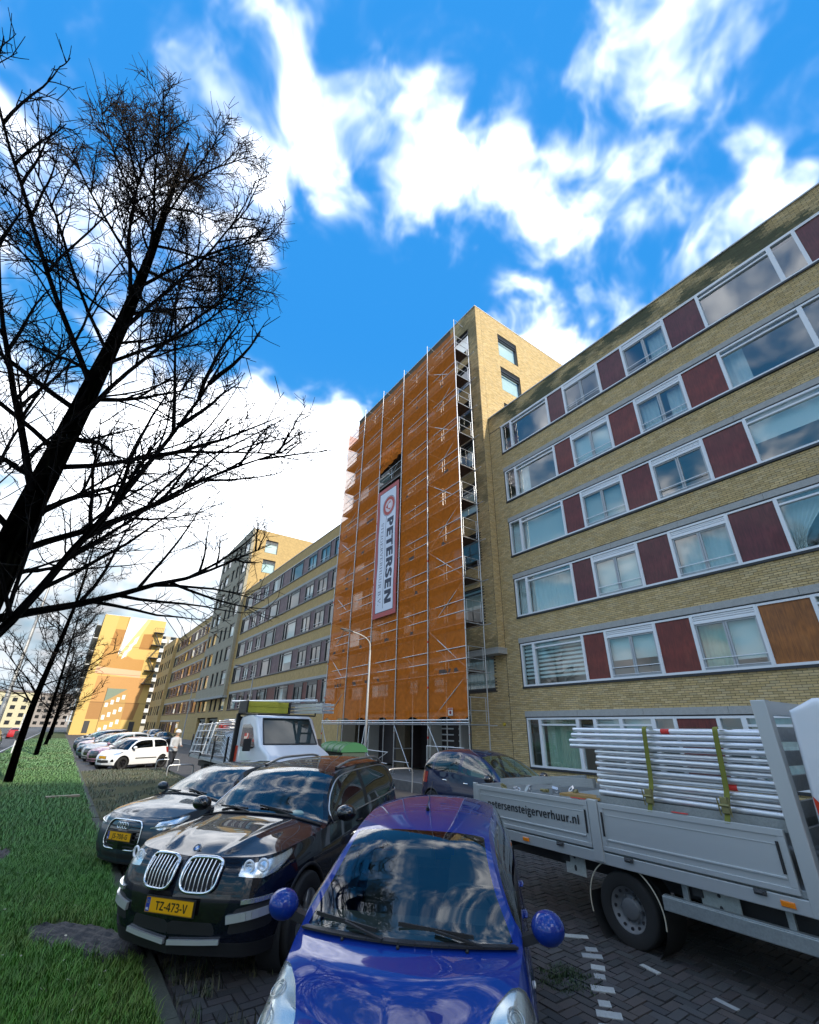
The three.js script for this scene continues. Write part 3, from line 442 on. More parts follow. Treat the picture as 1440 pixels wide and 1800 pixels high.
// street lamps on the pavement, arms over the street
const poleMat = M([.45, .46, .46], { roughness: .5, metalness: .4 });
function lamp(x, z, h, reach, label, dir = 1) {
  const o = thing('street_lamp', label, 'street lamp', 'street lamps', [x, z > 0 ? 0.05 : .3, z]);
  part(o, 'pole', merge([rod(V(0, 0, 0), V(0, 1.2, 0), h > 8 ? .15 : .085, 12, h > 8 ? .14 : .08), rod(V(0, 1.2, 0), V(0, h - .5, 0), h > 8 ? .12 : .06, 10, .045)]), poleMat);
  const c = new THREE.CatmullRomCurve3([V(0, h - .5, 0), V(0, h - .12, .06 * dir), V(0, h + .12, .4 * dir), V(0, h + .28, reach * dir)]); part(o, 'arm', new THREE.TubeGeometry(c, 14, .032, 8), poleMat);
  const hd = new THREE.SphereGeometry(1, 14, 8); hd.scale(.12, .055, .36); hd.rotateX(-.12 * dir); hd.translate(0, h + .31, (reach + .3) * dir); const m = part(o, 'head', hd, M([.1, .1, .11], { roughness: .4 }));
  const ln = new THREE.SphereGeometry(1, 12, 6); ln.scale(.09, .03, .25); ln.rotateX(-.12 * dir); ln.translate(0, h + .275, (reach + .3) * dir); part(m, 'lens', ln, P([.6, .6, .58], { roughness: .3 })); return o;
}
lamp(-19.35, -11.3, 5.7, 1.05, "grey street lamp in front of the orange nets");
lamp(-37.2, -11.3, 5.7, 0.9, "street lamp in front of the dark framed wing");
lamp(-59.2, -11.3, 5.7, 0.7, "farther street lamp near the foot of the left tower");
lamp(-30, 2.45, 10.4, 1.2, "tall pale lamp mast beside the road at the left edge");

// ---------- cars ----------
const crv = (a, t) => { // Catmull-Rom through an array of points
  const n = a.length - 1; t = Math.min(n - 1e-9, Math.max(0, t)); const i = Math.floor(t), f = t - i, p1 = a[i], p2 = a[i + 1], p0 = a[i - 1] ?? p1.map((v, k) => 2 * v - p2[k]), p3 = a[i + 2] ?? p2.map((v, k) => 2 * v - p1[k]);
  return p1.map((v, k) => 0.5 * (2 * v + (p2[k] - p0[k]) * f + (2 * p0[k] - 5 * v + 4 * p2[k] - p3[k]) * f * f + (3 * v - p0[k] - 3 * p2[k] + p3[k]) * f ** 3));
};
const glassCar = P([.62, .76, .73], { transmission: 1, roughness: 0, thickness: 0, ior: 1.75 }), glassTint = P([.10, .12, .13], { transmission: 1, roughness: 0, thickness: 0, ior: 1.6 });
const lensMat = P([.93, .95, .95], { transmission: 1, roughness: .06, thickness: 0, ior: 1.5 }), milky = P([.92, .94, .9], { transmission: .9, roughness: .07, thickness: 0, ior: 1.5 });
const blackPl = M([.018, .018, .02], { roughness: .55 }), blackGl = P([.008, .008, .01], { roughness: .15, clearcoat: 1 }), rubber = M([.016, .016, .016], { roughness: .85, bumpMap: grainBump, bumpScale: .001 });
const chrome = P([.82, .83, .84], { metalness: 1, roughness: .12 }), satin = P([.6, .61, .62], { metalness: .9, roughness: .32 }), reflector = P([.85, .86, .87], { metalness: .8, roughness: .22 });
const cabin = M([.03, .03, .032], { roughness: .9 }), seatMat = M([.045, .046, .05], { roughness: .95 }), tailRed = P([.3, .008, .01], { roughness: .15, clearcoat: 1 });
const paint = (r, g, b, met = .25) => P([r, g, b], { roughness: .5, metalness: met * .4, specularIntensity: .15, clearcoat: 1, clearcoatRoughness: .02 });
function plateMat(t) {
  return P(0xffffff, { roughness: .35, map: canvas(416, 88, (c, w, h) => { c.fillStyle = '#e8a90c'; c.fillRect(0, 0, w, h); c.fillStyle = '#1c3f9a'; c.fillRect(0, 0, 38, h); c.fillStyle = '#f2d23a'; for (let i = 0; i < 10; i++) c.fillRect(17 + 9 * Math.cos(i * .628), 26 + 9 * Math.sin(i * .628), 3, 3); c.fillStyle = '#fff'; c.font = 'bold 20px sans-serif'; c.fillText('NL', 6, 76); c.strokeStyle = '#a87a08'; c.lineWidth = 4; c.strokeRect(2, 2, w - 4, h - 4); c.fillStyle = '#191510'; c.font = 'bold 70px sans-serif'; c.textAlign = 'center'; c.textBaseline = 'middle'; const m = c.measureText(t).width; c.save(); c.translate(38 + (w - 38) / 2, h / 2 + 3); c.scale(Math.min(1, 345 / m), 1); c.fillText(t, 0, 0); c.restore(); }) });
}
const silver = P([.7, .71, .72], { metalness: .6, roughness: .3 }), shells = {};
function shell(S) {
  if (shells[S.key]) return shells[S.key];
  const { af, ar, w, cr } = S;
  const rows = S.rows.map(r => {
    const A = af - (r.df || 0), B = ar + (r.dr || 0), W = w * r.k, c3 = A - cr * 1.05, c7 = B + cr * .95, a = [A, A - (S.bow ?? .035), A - cr * .36, c3, c3 * .55, 0, c7 * .55, c7, B + cr * .3, B + .03, B], b = [0, .46 * W, .83 * W, .965 * W, W, W, W, .97 * W, .84 * W, .46 * W, 0];
    return a.map((v, i) => [v, Array.isArray(r.y) ? r.y[i] : r.y, b[i]]);
  });
  const rowAt = (j, s) => crv(rows[j], s), belt = s => rowAt(rows.length - 1, s);
  const wall = (s, j) => crv(rows.map((_, i) => rowAt(i, s)), j);
  const St = S.st, N = St.length - 1, eS = i => St[i].e;
  const stPt = (i, k) => {
    if (i === 0) return belt(k * eS(0)); if (i === N) return belt(10 - (10 - eS(N)) * k);
    const q = St[i], E = typeof q.e === 'number' ? belt(q.e) : [q.e[0], q.e[2], q.e[1]], p = q.p ?? 2.3; return [lerp(q.c[0], E[0], k * k), E[1] + (q.c[1] - E[1]) * (1 - k ** p), E[2] * k];
  };
  const lid = (t, k) => {
    const P0 = crv(St.map((_, i) => stPt(i, k)), t); if (t < 2) { const i = Math.floor(t), s = lerp(eS(i), eS(i + 1), t - i), b = belt(s), e = crv(St.map((_, i) => stPt(i, 1)), t), f = k ** 5; for (let c = 0; c < 3; c++) P0[c] += (b[c] - e[c]) * f; }
    if (S.crease && t < 2.2) { const kk = Math.abs(P0[2]); P0[1] += S.crease * Math.exp(-(((kk - S.creaseZ - .1 * (t - 1)) / .06) ** 2)) * sst(0, .4, t) * sst(2.2, 1.7, t); } return P0;
  };
  const sOfA = a => { let lo = eS(2), hi = eS(N); for (let i = 0; i < 26; i++) { const m = (lo + hi) / 2; belt(m)[0] > a ? lo = m : hi = m; } return (lo + hi) / 2; };
  const side = (t, v) => { const T = lid(t, 1), B = belt(t >= N ? eS(N) : t <= 2 ? eS(2) : sOfA(T[0])); return [lerp(B[0], T[0], v), lerp(B[1], T[1], v), lerp(B[2], T[2], v) + .035 * 4 * v * (1 - v) * Math.min(1, (T[1] - B[1]) / .2)]; };
  const patch = (fn, u0, u1, nu, v0, v1, nv, id, flip) => {
    const out = [], vt = [], e = 1e-3;
    for (let i = 0; i <= nu; i++) for (let j = 0; j <= nv; j++) {
      const u = lerp(u0, u1, i / nu), v = lerp(v0, v1, j / nv), p = fn(u, v), ua = fn(Math.min(u1, u + e), v), ub = fn(Math.max(u0, u - e), v), va = fn(u, Math.min(v1, v + e)), vb = fn(u, Math.max(v0, v - e));
      const du = [0, 1, 2].map(k => ua[k] - ub[k]), dv = [0, 1, 2].map(k => va[k] - vb[k]); let n = [du[1] * dv[2] - du[2] * dv[1], du[2] * dv[0] - du[0] * dv[2], du[0] * dv[1] - du[1] * dv[0]]; const l = Math.hypot(...n); n = l > 1e-12 ? n.map(x => x / l * flip) : null;
      if (n && id === 'lid' && v === v0) n[2] = 0;
      vt.push({ p, n, q: [u, v], id });
    }
    for (const x of vt) if (!x.n) x.n = [0, .3, .95];
    for (let i = 0; i < nu; i++) for (let j = 0; j < nv; j++) { const a = vt[i * (nv + 1) + j], b = vt[(i + 1) * (nv + 1) + j], c = vt[(i + 1) * (nv + 1) + j + 1], d = vt[i * (nv + 1) + j + 1]; out.push([a, b, c], [a, c, d]); }
    return out;
  };
  const nr = rows.length - 1;
  let tris = [...patch(wall, 0, 10, 100, 0, nr, nr * 7, 'wall', -1), ...patch(lid, 0, N, N * 9, 0, 1, 22, 'lid', 1), ...patch(side, 2, N, (N - 2) * 10, 0, 1, 10, 'side', -1)];
  // make normals point outwards
  for (const T of tris) for (const x of T) { const [a, y, z] = x.p, o = x.id === 'lid' ? [a * .15, 1, z * .3] : [Math.sign(a) * Math.max(0, Math.abs(a) - (af - .9)) * 2, .05, z * 1.2]; if (!x.fix) { if (x.n[0] * o[0] + x.n[1] * o[1] + x.n[2] * o[2] < 0) x.n = x.n.map(v => -v); x.fix = 1; } }
  const mixv = (A, B, f) => { const m = k => A[k].map((v, i) => v + (B[k][i] - v) * f), n = m('n'), l = Math.hypot(...n); return { p: m('p'), n: n.map(v => v / l), q: m('q'), id: A.id }; };
  const split = (list, f) => { // -> [inside, outside]
    const I = [], O = [];
    for (const T of list) {
      const d = T.map(f), ins = d.map(v => v < 0), c = ins.filter(Boolean).length; if (c === 3) { I.push(T); continue; } if (!c) { O.push(T); continue; }
      const one = c === 1, k = ins.indexOf(one), a = T[k], b = T[(k + 1) % 3], e = T[(k + 2) % 3], da = d[k], x = mixv(a, b, da / (da - d[(k + 1) % 3])), y = mixv(a, e, da / (da - d[(k + 2) % 3]));
      (one ? I : O).push([a, x, y]); (one ? O : I).push([x, b, e], [x, e, y]);
    } return [I, O];
  };
  const poly = pts => (x, y) => { let d = 1e9, s = 1; for (let i = 0, j = pts.length - 1; i < pts.length; j = i++) { const [ax, ay] = pts[i], [bx, by] = pts[j], ex = bx - ax, ey = by - ay, wx = x - ax, wy = y - ay, t = Math.max(0, Math.min(1, (wx * ex + wy * ey) / (ex * ex + ey * ey))); d = Math.min(d, (wx - ex * t) ** 2 + (wy - ey * t) ** 2); if ((ay > y) !== (by > y) && x < ex * (y - ay) / ey + ax) s = -s; } return s * Math.sqrt(d); };
  const geo = (list, off = 0, sign = 0) => { // sign 0: both sides
    const pos = [], nor = []; for (const sg of sign ? [sign] : [1, -1]) for (const T of list) for (const k of sg > 0 ? [0, 1, 2] : [0, 2, 1]) { const x = T[k]; pos.push(x.p[0] + x.n[0] * off, x.p[1] + x.n[1] * off, (x.p[2] + x.n[2] * off) * sg); nor.push(x.n[0], x.n[1], x.n[2] * sg); }
    const g = new THREE.BufferGeometry(); g.setAttribute('position', new THREE.Float32BufferAttribute(pos, 3)); g.setAttribute('normal', new THREE.Float32BufferAttribute(nor, 3)); g.setAttribute('uv', new THREE.Float32BufferAttribute(new Float32Array(pos.length / 3 * 2), 2)); return g;
  };
  // winding so that faces look outwards
  tris = tris.map(T => { const [a, b, c] = T.map(x => V(...x.p)), n = b.clone().sub(a).cross(c.clone().sub(a)), m = T[0].n; return n.x * m[0] + n.y * m[1] + n.z * m[2] < 0 ? [T[0], T[2], T[1]] : T; });
  // wheel openings
  const RA = S.R + (S.gap ?? .055);
  for (const wx of [S.wf, S.wr]) [, tris] = split(tris, x => x.id === 'wall' && x.p[2] > w * .6 ? Math.hypot(x.p[0] - wx, x.p[1] - S.R) - RA : 1);
  const G = { parts: [] };
  const rect = (id, u0, u1, v0, v1) => x => x.id !== id ? 1 : Math.max(u0 - x.q[0], x.q[0] - u1, (v0 - x.q[1]) * .8, (x.q[1] - v1) * .8);
  const take = (name, f, mat, { off = 0, both = true, back } = {}) => { let I;[I, tris] = split(tris, f); if (!I.length) return; if (name === 'headlight') { const vs = I.flat(), c = [0, 1, 2].map(k => vs.reduce((s, x) => s + x.p[k], 0) / vs.length), b = vs.reduce((m, x) => Math.hypot(...x.p.map((v, k) => v - c[k])) < Math.hypot(...m.p.map((v, k) => v - c[k])) ? x : m); G.headC = b; G.headV = vs; } for (const sg of both ? [0] : [1, -1]) G.parts.push({ name, g: geo(I, off, sg), mat, back: back ? geo(I, back, sg) : null }); };
  take('windshield', rect('lid', 2.07, 3.93, -1, .93), 'glass'); take('rear_window', rect('lid', N - 1.9, N - .75, -1, .88), 'tint');
  for (const [u0, u1] of S.win) take('side_window', rect('side', u0, u1, .07, .88), S.tintSide && u0 > 4.5 ? 'tint' : 'glass', { both: false });
  if (S.blackPillar) for (const [u0, u1] of S.blackPillar) take('pillar', rect('side', u0, u1, .05, .9), 'black', { both: false });
  if (S.head) { const f = poly(S.head.pts), ca = Math.cos(S.head.ang || 0), sa = Math.sin(S.head.ang || 0); take('headlight', x => x.p[0] < S.head.min || x.id === 'side' ? 1 : S.head.sy ? (x.id === 'wall' ? f(x.q[0] * .3, x.p[1]) : 1) : f(x.p[2], x.p[1] * ca - x.p[0] * sa), S.head.mat || 'lens', { both: false, off: .002, back: -.014 }); }
  for (const q of S.front || []) { const f = poly(q.pts); take(q.name, x => x.id !== 'wall' || x.p[0] < af - .6 ? 1 : f(x.p[2], x.p[1]), q.mat, { off: q.off || 0, both: !q.each }); }
  if (S.tail) { const f = poly(S.tail); take('tail_light', x => x.id === 'lid' || x.p[0] > ar + .7 ? 1 : f(x.id === 'wall' ? x.q[0] : 9, x.p[1]), 'tail', { both: false, off: .003 }); }
  take('lower_trim', x => x.id === 'wall' ? x.p[1] - S.trim : 1, 'black');
  G.parts.unshift({ name: 'body', g: geo(tris), mat: 'paint' });
  const wallAt = (fa, fy, s0, s1, target, y) => { let lo = s0, hi = s1; for (let i = 0; i < 30; i++) { const m = (lo + hi) / 2, p = wall(m, nr * .6); (fa(p) > target) === (fa(wall(s0, nr * .6)) > target) ? lo = m : hi = m; } let jl = 0, jh = nr; for (let i = 0; i < 24; i++) { const m = (jl + jh) / 2; wall(lo, m)[1] < y ? jl = m : jh = m; } return wall(lo, jl); };
  G.sideAt = (a, y) => wallAt(p => p[0], 0, 2.2, 8.5, a, y); G.frontAt = (z, y) => wallAt(p => p[2], 0, 0, 2.6, z, y); G.lid = lid; G.belt = belt; G.side = side;
  // seams, arch lips, floor, cabin
  const seamG = []; for (const line of S.seams || []) for (const sg of [1, -1]) { const pts = line.map(([a, y]) => { const p = G.sideAt(a, y); return V(p[0], p[1], (p[2] + .0005) * sg); }); for (let i = 0; i + 1 < pts.length; i++) seamG.push(rod(pts[i], pts[i + 1], .004, 4)); }
  if (seamG.length) G.seam = merge(seamG);
  G.arch = merge([S.wf, S.wr].flatMap(wx => [1, -1].flatMap(sg => { const pts = []; for (let i = 0; i <= 26; i++) { const th = lerp(-.28, Math.PI + .28, i / 26), a = wx + RA * Math.cos(th), y = S.R + RA * Math.sin(th); if (y < S.rows[0].y + .03) continue; const p = G.sideAt(a, y); pts.push(V(a, y, (p[2] - .012) * sg)); } const c = new THREE.CatmullRomCurve3(pts), well = new THREE.CylinderGeometry(RA + .012, RA + .012, .26, 26, 1, true); well.rotateX(Math.PI / 2); well.translate(wx, S.R, sg * (w - .17)); const cap = new THREE.CircleGeometry(RA + .012, 26); cap.translate(wx, S.R, sg * (w - .3)); return [new THREE.TubeGeometry(c, 40, S.lip || .022, 6), well, cap]; })));
  G.floor = merge([box(ar + .25, af - .3, S.rows[0].y - .02, S.rows[0].y + .1, -w * .72, w * .72), box(S.wr + RA + .02, S.wf - RA - .02, S.rows[0].y - .02, S.rows[0].y + .1, -w * .93, w * .93)]);
  const yb = belt(5)[1], dash = belt(eS(2))[0];
  G.cabin = merge([box(dash - .35, dash - .04, yb - .45, yb - .05, -w * .78, w * .78), box(dash - .3, dash + .12, yb - .2, yb - .055, -w * .7, w * .7), box(S.wr - .2, dash - .3, .3, .36, -w * .8, w * .8), box(ar + .3, S.wr + .1, .4, yb - .12, -w * .75, w * .75), box(dash - .32, dash - .02, yb - .06, yb + .03, -.52, -.18)]);
  return shells[S.key] = G;
}
function wheelGeo(R, wd) {
  const pr = [[R * .62, -wd / 2], [R * .93, -wd / 2], [R * .985, -wd * .42], [R, -wd * .3], [R, wd * .3], [R * .985, wd * .42], [R * .93, wd / 2], [R * .62, wd / 2], [R * .6, wd * .3]].map(p => new THREE.Vector2(...p));
  const tyre = new THREE.LatheGeometry(pr, 36); tyre.rotateX(Math.PI / 2);
  const rim = [new THREE.LatheGeometry([[R * .66, wd * .46], [R * .63, wd * .5], [R * .58, wd * .4], [R * .56, -wd * .2]].map(p => new THREE.Vector2(...p)), 32).rotateX(Math.PI / 2)];
  for (let i = 0; i < 5; i++) { const b = new THREE.BoxGeometry(R * .5, R * .15, .035); b.translate(R * .36, 0, wd * .34); b.rotateZ(i * Math.PI * .4); rim.push(b); const c = new THREE.BoxGeometry(R * .3, R * .05, .03); c.translate(R * .45, R * .1, wd * .33); c.rotateZ(i * Math.PI * .4); rim.push(c); }
  rim.push(new THREE.CylinderGeometry(R * .15, R * .17, .05, 14).rotateX(Math.PI / 2).translate(0, 0, wd * .36));
  return { tyre, rim: merge(rim), disc: new THREE.CylinderGeometry(R * .57, R * .57, .02, 24).rotateX(Math.PI / 2) };
}
function seat(x, z, y = .3, k = 1) {
  const b = new THREE.BoxGeometry(.14, .62, .48, 3, 5, 5), p = b.attributes.position; for (let i = 0; i < p.count; i++) { const q = Math.abs(p.getZ(i)) / .24, t = p.getY(i) / .31; p.setX(i, p.getX(i) * (1 - .35 * q * q) - .0); p.setZ(i, p.getZ(i) * (1 - .14 * Math.max(0, t) ** 2)); } b.rotateZ(.28); b.translate(x - .3, y + .5, z);
  return merge([b, box(x - .3, x + .25, y + .08, y + .24, z - .25, z + .25), new THREE.SphereGeometry(.12, 10, 8).scale(.55, .8, 1.1).rotateZ(.25).translate(x - .42, y + .93, z), rod(V(x - .4, y + .78, z), V(x - .42, y + .88, z), .03, 6)]);
}
function makeCar(name, label, S, pm, { pos, yaw, plate, group, rim = satin, mirrorMat, extra } = {}) {
  const G = shell(S), o = thing(name, label, 'car', group, pos, yaw), mats = { paint: pm, glass: S.dark ? glassTint : glassCar, tint: glassTint, lens: lensMat, haze: milky, black: blackPl, gloss: blackGl, chrome, satin, tail: tailRed, hole: blackPl };
  for (const q of G.parts) { const m = part(o, q.name, q.g, mats[q.mat]); if (q.back) part(m, 'reflector', q.back, reflector); }
  if (G.seam) part(o, 'door_seam', G.seam, blackPl);
  part(o, 'wheel_arch', G.arch, S.archMat === 'paint' ? blackPl : blackPl); part(o, 'floor_pan', G.floor, blackPl); part(o, 'dashboard', G.cabin, cabin);
  const wg = memo('wh' + S.R + S.tw, () => wheelGeo(S.R, S.tw ?? .2));
  for (const a of [S.wf, S.wr]) for (const sg of [1, -1]) { const t = part(o, 'wheel', wg.tyre, rubber); t.position.set(a, S.R, sg * (S.w - .105)); if (sg < 0) t.rotation.y = Math.PI; part(t, 'rim', wg.rim, rim); part(t, 'brake_disc', wg.disc, blackPl); }
  const dash = G.belt(S.st[2].e)[0], yb = G.belt(5)[1], sx = dash - .95;
  for (const z of [.37, -.37]) part(o, 'seat', memo('se' + S.key + z, () => seat(sx, z, yb - .68)), seatMat);
  part(o, 'seat', memo('sr' + S.key, () => merge([seat(sx - .85, .34, yb - .66), seat(sx - .85, -.34, yb - .66)])), seatMat).userData.label = 'rear bench seat';
  const sw = part(o, 'steering_wheel', memo('sw', () => merge([new THREE.TorusGeometry(.185, .015, 8, 28).rotateY(Math.PI / 2), box(-.02, .02, -.05, .05, -.06, .06), box(-.012, .012, -.016, .016, -.18, .18), rod(V(0, 0, 0), V(.22, -.08, 0), .025, 8)])), blackPl); sw.position.set(dash - .45, yb - .03, -.37); sw.rotation.z = -.35;
  // door mirrors
  for (const sg of [1, -1]) {
    const mp = S.mirror, g = memo('mi' + S.key + sg, () => { const e = new THREE.SphereGeometry(1, 20, 14), p = e.attributes.position; e.scale(mp.d, mp.h, mp.l); for (let i = 0; i < p.count; i++) if (p.getX(i) < -mp.d * .35) p.setX(i, -mp.d * .35); e.computeVertexNormals(); e.translate(mp.a, mp.y, sg * (mp.z)); return e; });
    const m = part(o, 'mirror', g, mirrorMat ?? pm); part(m, 'mirror_foot', memo('mf' + S.key + sg, () => bar(V(mp.a - .02, mp.y - mp.h * .5, sg * (mp.z - mp.l * .6)), V(mp.a - .04, mp.y - mp.h * .9, sg * (S.w * .93)), .09, .05)), blackPl);
    part(m, 'mirror_glass', memo('mg' + S.key + sg, () => { const c = new THREE.CircleGeometry(1, 20); c.scale(mp.l * .85, mp.h * .82, 1); c.rotateY(-Math.PI / 2); c.translate(mp.a - mp.d * .36 - .002, mp.y, sg * mp.z); return c; }), P([.7, .75, .8], { metalness: 1, roughness: .03 }));
  }
  for (const [a, y] of S.handles || []) for (const sg of [1, -1]) part(o, 'door_handle', memo('dh' + S.key + a + sg, () => { const p = G.sideAt(a, y); return new THREE.SphereGeometry(1, 10, 6).scale(.1, .016, .022).translate(p[0], y, (p[2] + .012) * sg); }), S.handleMat ?? pm);
  if (plate) { const p = G.frontAt(.13, S.plateY), g = new THREE.BoxGeometry(.012, .112, .52), t = part(o, 'number_plate', g, [plateMat(plate), ...Array(5).fill(blackPl)]); t.position.set(G.frontAt(0.02, S.plateY)[0] + .012, S.plateY, 0); t.geometry.attributes.uv; const h = part(t, 'plate_holder', new THREE.BoxGeometry(.012, .13, .54), blackPl); h.position.x = -.01; }
  const wp = memo('wp' + S.key, () => [[.1, .62], [-.5, .02]].map(([z0, z1]) => { const k0 = Math.abs(z0) / .7, c = t => { const z = lerp(z0, z1, t), p = G.lid(2.12 + .16 * t, Math.min(.95, Math.abs(z) / G.belt(S.st[2].e)[2])); return V(p[0] + .012, p[1] + .016, z); }; return merge([bar(c(0).add(V(.05, -.02, 0)), c(.55), .018, .012), bar(c(.1), c(1), .012, .02)]); }));
  wp.forEach(g => part(o, 'wiper', g, blackPl));
  part(o, 'cowl', memo('co' + S.key, () => { const l = []; for (let i = 0; i < 14; i++) { const k0 = -.94 + i * .1343, f = k => { const p = G.lid(2.03, Math.abs(k)); return V(p[0], p[1] + .004, p[2] * Math.sign(k)); }; l.push(bar(f(k0), f(k0 + .1343), .075, .012)); } return merge(l); }), blackPl);
  extra?.(o, G); return o;
}
const row5 = (y0, y1, y2, y3, belt, d = {}) => [{ y: y0, k: .95, df: .07, dr: .06 }, { y: y1, k: .985, df: .015, dr: .01 }, { y: y2, k: 1, df: 0, dr: 0 }, { y: y3, k: .985, df: .05, dr: .03 }, { y: belt, k: .93, df: d.df ?? .14, dr: d.dr ?? .1 }];
const CITY = { key: 'city', af: 1.72, ar: -1.72, w: .81, cr: .5, R: .285, wf: 1.16, wr: -1.18, bow: .06, trim: .2, plateY: .42,
  rows: row5(.17, .33, .52, .66, [.68, .685, .74, .85, .91, .93, .95, .98, .97, .96, .96], { df: .2 }),
  st: [{ e: 1.75 }, { c: [1.40, .845], e: 2.75, p: 2.6 }, { c: [1.13, .925], e: 3.32, p: 2.2 }, { c: [.80, 1.16], e: [.68, .615, 1.13], p: 2.4 }, { c: [.36, 1.39], e: [.27, .545, 1.345], p: 2.6 }, { c: [-.45, 1.465], e: [-.5, .565, 1.405], p: 2.6 }, { c: [-1.25, 1.43], e: [-1.2, .55, 1.37], p: 2.6 }, { c: [-1.53, 1.2], e: [-1.43, .63, 1.17], p: 2.6 }, { e: 7.9 }],
  win: [[2.5, 4.85], [4.98, 6.1], [6.2, 7.0]], head: { ang: .75, min: .9, mat: 'haze', pts: [[.44, -.74], [.49, -.50], [.57, -.33], [.66, -.22], [.74, -.19], [.80, -.25], [.82, -.45], [.80, -.66], [.66, -.80]] },
  front: [{ name: 'grille', mat: 'black', pts: [[0, .22], [.5, .24], [.56, .34], [.4, .38], [0, .38]] }], tail: [[7.3, .72], [8.2, .7], [8.2, .98], [7.2, 1.0]],
  mirror: { a: .80, y: .965, z: .91, l: .105, h: .09, d: .11 }, handles: [[-.1, .78], [-.85, .8]], seams: [[[.62, .3], [.64, .6], [.62, .88]], [[-.3, .3], [-.32, .6], [-.3, .9]]] };
const TWIN = { ...CITY, key: 'twin', af: 1.8, ar: -1.8, w: .83, wf: 1.2, wr: -1.17, R: .29, plateY: .56, tintSide: true, dark: true, win: [[2.5, 4.9], [5.05, 6.6]], trim: .22,
  rows: row5(.17, .33, .5, .66, [.72, .725, .77, .86, .92, .95, .97, 1.0, .99, .98, .98]), head: { sy: true, min: .8, pts: [[.42, .68], [.6, .80], [.84, .86], [.86, .80], [.72, .68], [.52, .64]] }, front: [{ name: 'grille', mat: 'black', pts: [[0, .3], [.42, .32], [.4, .44], [0, .44]] }, { name: 'fog_light', mat: 'gloss', each: 1, pts: [[.52, .36], [.68, .36], [.66, .5], [.56, .46]] }],
  mirror: { a: .78, y: 1.0, z: .95, l: .1, h: .07, d: .1 } };
const SUV = { key: 'suv', af: 2.35, ar: -2.35, w: .945, cr: .56, R: .37, wf: 1.46, wr: -1.4, tw: .24, bow: .07, trim: .36, plateY: .60, crease: .018, creaseZ: .42, tintSide: true,
  rows: row5(.25, .42, .64, .84, [.95, .955, .965, 1.0, 1.05, 1.08, 1.11, 1.14, 1.13, 1.11, 1.11], { df: .13 }),
  st: [{ e: 1.75 }, { c: [1.78, 1.065], e: 2.8, p: 2.8 }, { c: [1.12, 1.15], e: 3.88, p: 2.6 }, { c: [.74, 1.37], e: [.62, .70, 1.34], p: 2.4 }, { c: [.27, 1.59], e: [.2, .63, 1.545], p: 2.6 }, { c: [-.7, 1.67], e: [-.7, .65, 1.6], p: 2.6 }, { c: [-1.75, 1.63], e: [-1.7, .63, 1.565], p: 2.6 }, { c: [-2.1, 1.38], e: [-2.0, .71, 1.36], p: 2.6 }, { e: 7.8 }],
  win: [[2.5, 4.62], [4.74, 6.02], [6.12, 7.0]], blackPillar: [[4.62, 4.74], [6.02, 6.12]], head: { sy: true, min: 1.2, pts: [[.40, .83], [.42, .92], [.62, .945], [.80, .965], [.885, .985], [.88, .94], [.75, .85], [.60, .815]] },
  front: [{ name: 'air_intake', mat: 'black', pts: [[0, .40], [.46, .41], [.42, .50], [0, .50]] }, { name: 'side_intake', mat: 'black', each: 1, pts: [[.56, .42], [.86, .46], [.86, .66], [.6, .6]] }, { name: 'plate_panel', mat: 'gloss', pts: [[0, .50], [.5, .50], [.56, .7], [0, .7]] }], tail: [[7.1, .92], [8.4, .9], [8.4, 1.06], [7.1, 1.08]],
  mirror: { a: .78, y: 1.17, z: 1.04, l: .13, h: .085, d: .1 }, handles: [[-.05, .98], [-1.0, 1.0]], seams: [[[.85, .42], [.9, .7], [.86, 1.0]], [[-.28, .42], [-.3, .7], [-.28, 1.04]], [[-1.05, .75], [-1.2, .95], [-1.22, 1.05]]] };
const COMPACT = { key: 'compact', af: 2.12, ar: -2.12, w: .89, cr: .52, R: .32, wf: 1.28, wr: -1.3, bow: .06, trim: .2, plateY: .53, tintSide: true,
  rows: row5(.17, .33, .52, .7, [.77, .775, .785, .84, .90, .94, .97, 1.0, .99, .98, .98], { df: .15 }),
  st: [{ e: 1.8 }, { c: [1.6, .9], e: 2.8, p: 2.6 }, { c: [1.0, .985], e: 3.8, p: 2.4 }, { c: [.58, 1.18], e: [.46, .635, 1.15], p: 2.4 }, { c: [.1, 1.37], e: [.03, .555, 1.33], p: 2.6 }, { c: [-.7, 1.43], e: [-.7, .57, 1.375], p: 2.6 }, { c: [-1.5, 1.37], e: [-1.45, .54, 1.315], p: 2.6 }, { c: [-1.87, 1.17], e: [-1.76, .63, 1.14], p: 2.6 }, { e: 7.9 }],
  win: [[2.5, 4.75], [4.87, 6.1], [6.2, 6.9]], head: { sy: true, min: 1.1, pts: [[.40, .66], [.44, .745], [.84, .80], [.86, .76], [.72, .67], [.5, .63]] },
  front: [{ name: 'grille', mat: 'gloss', pts: [[0, .36], [.3, .36], [.38, .46], [.36, .66], [.28, .725], [0, .725]] }, { name: 'side_intake', mat: 'black', each: 1, pts: [[.48, .26], [.78, .28], [.78, .42], [.55, .38]] }, { name: 'air_intake', mat: 'black', pts: [[0, .24], [.45, .24], [.45, .31], [0, .31]] }], tail: [[7.1, .78], [8.4, .78], [8.4, .95], [7.1, .96]],
  mirror: { a: .62, y: 1.03, z: .98, l: .115, h: .07, d: .09 }, handles: [[-.15, .84], [-1.0, .86]], seams: [[[.7, .3], [.75, .6], [.7, .88]], [[-.35, .3], [-.36, .6], [-.34, .94]]] };
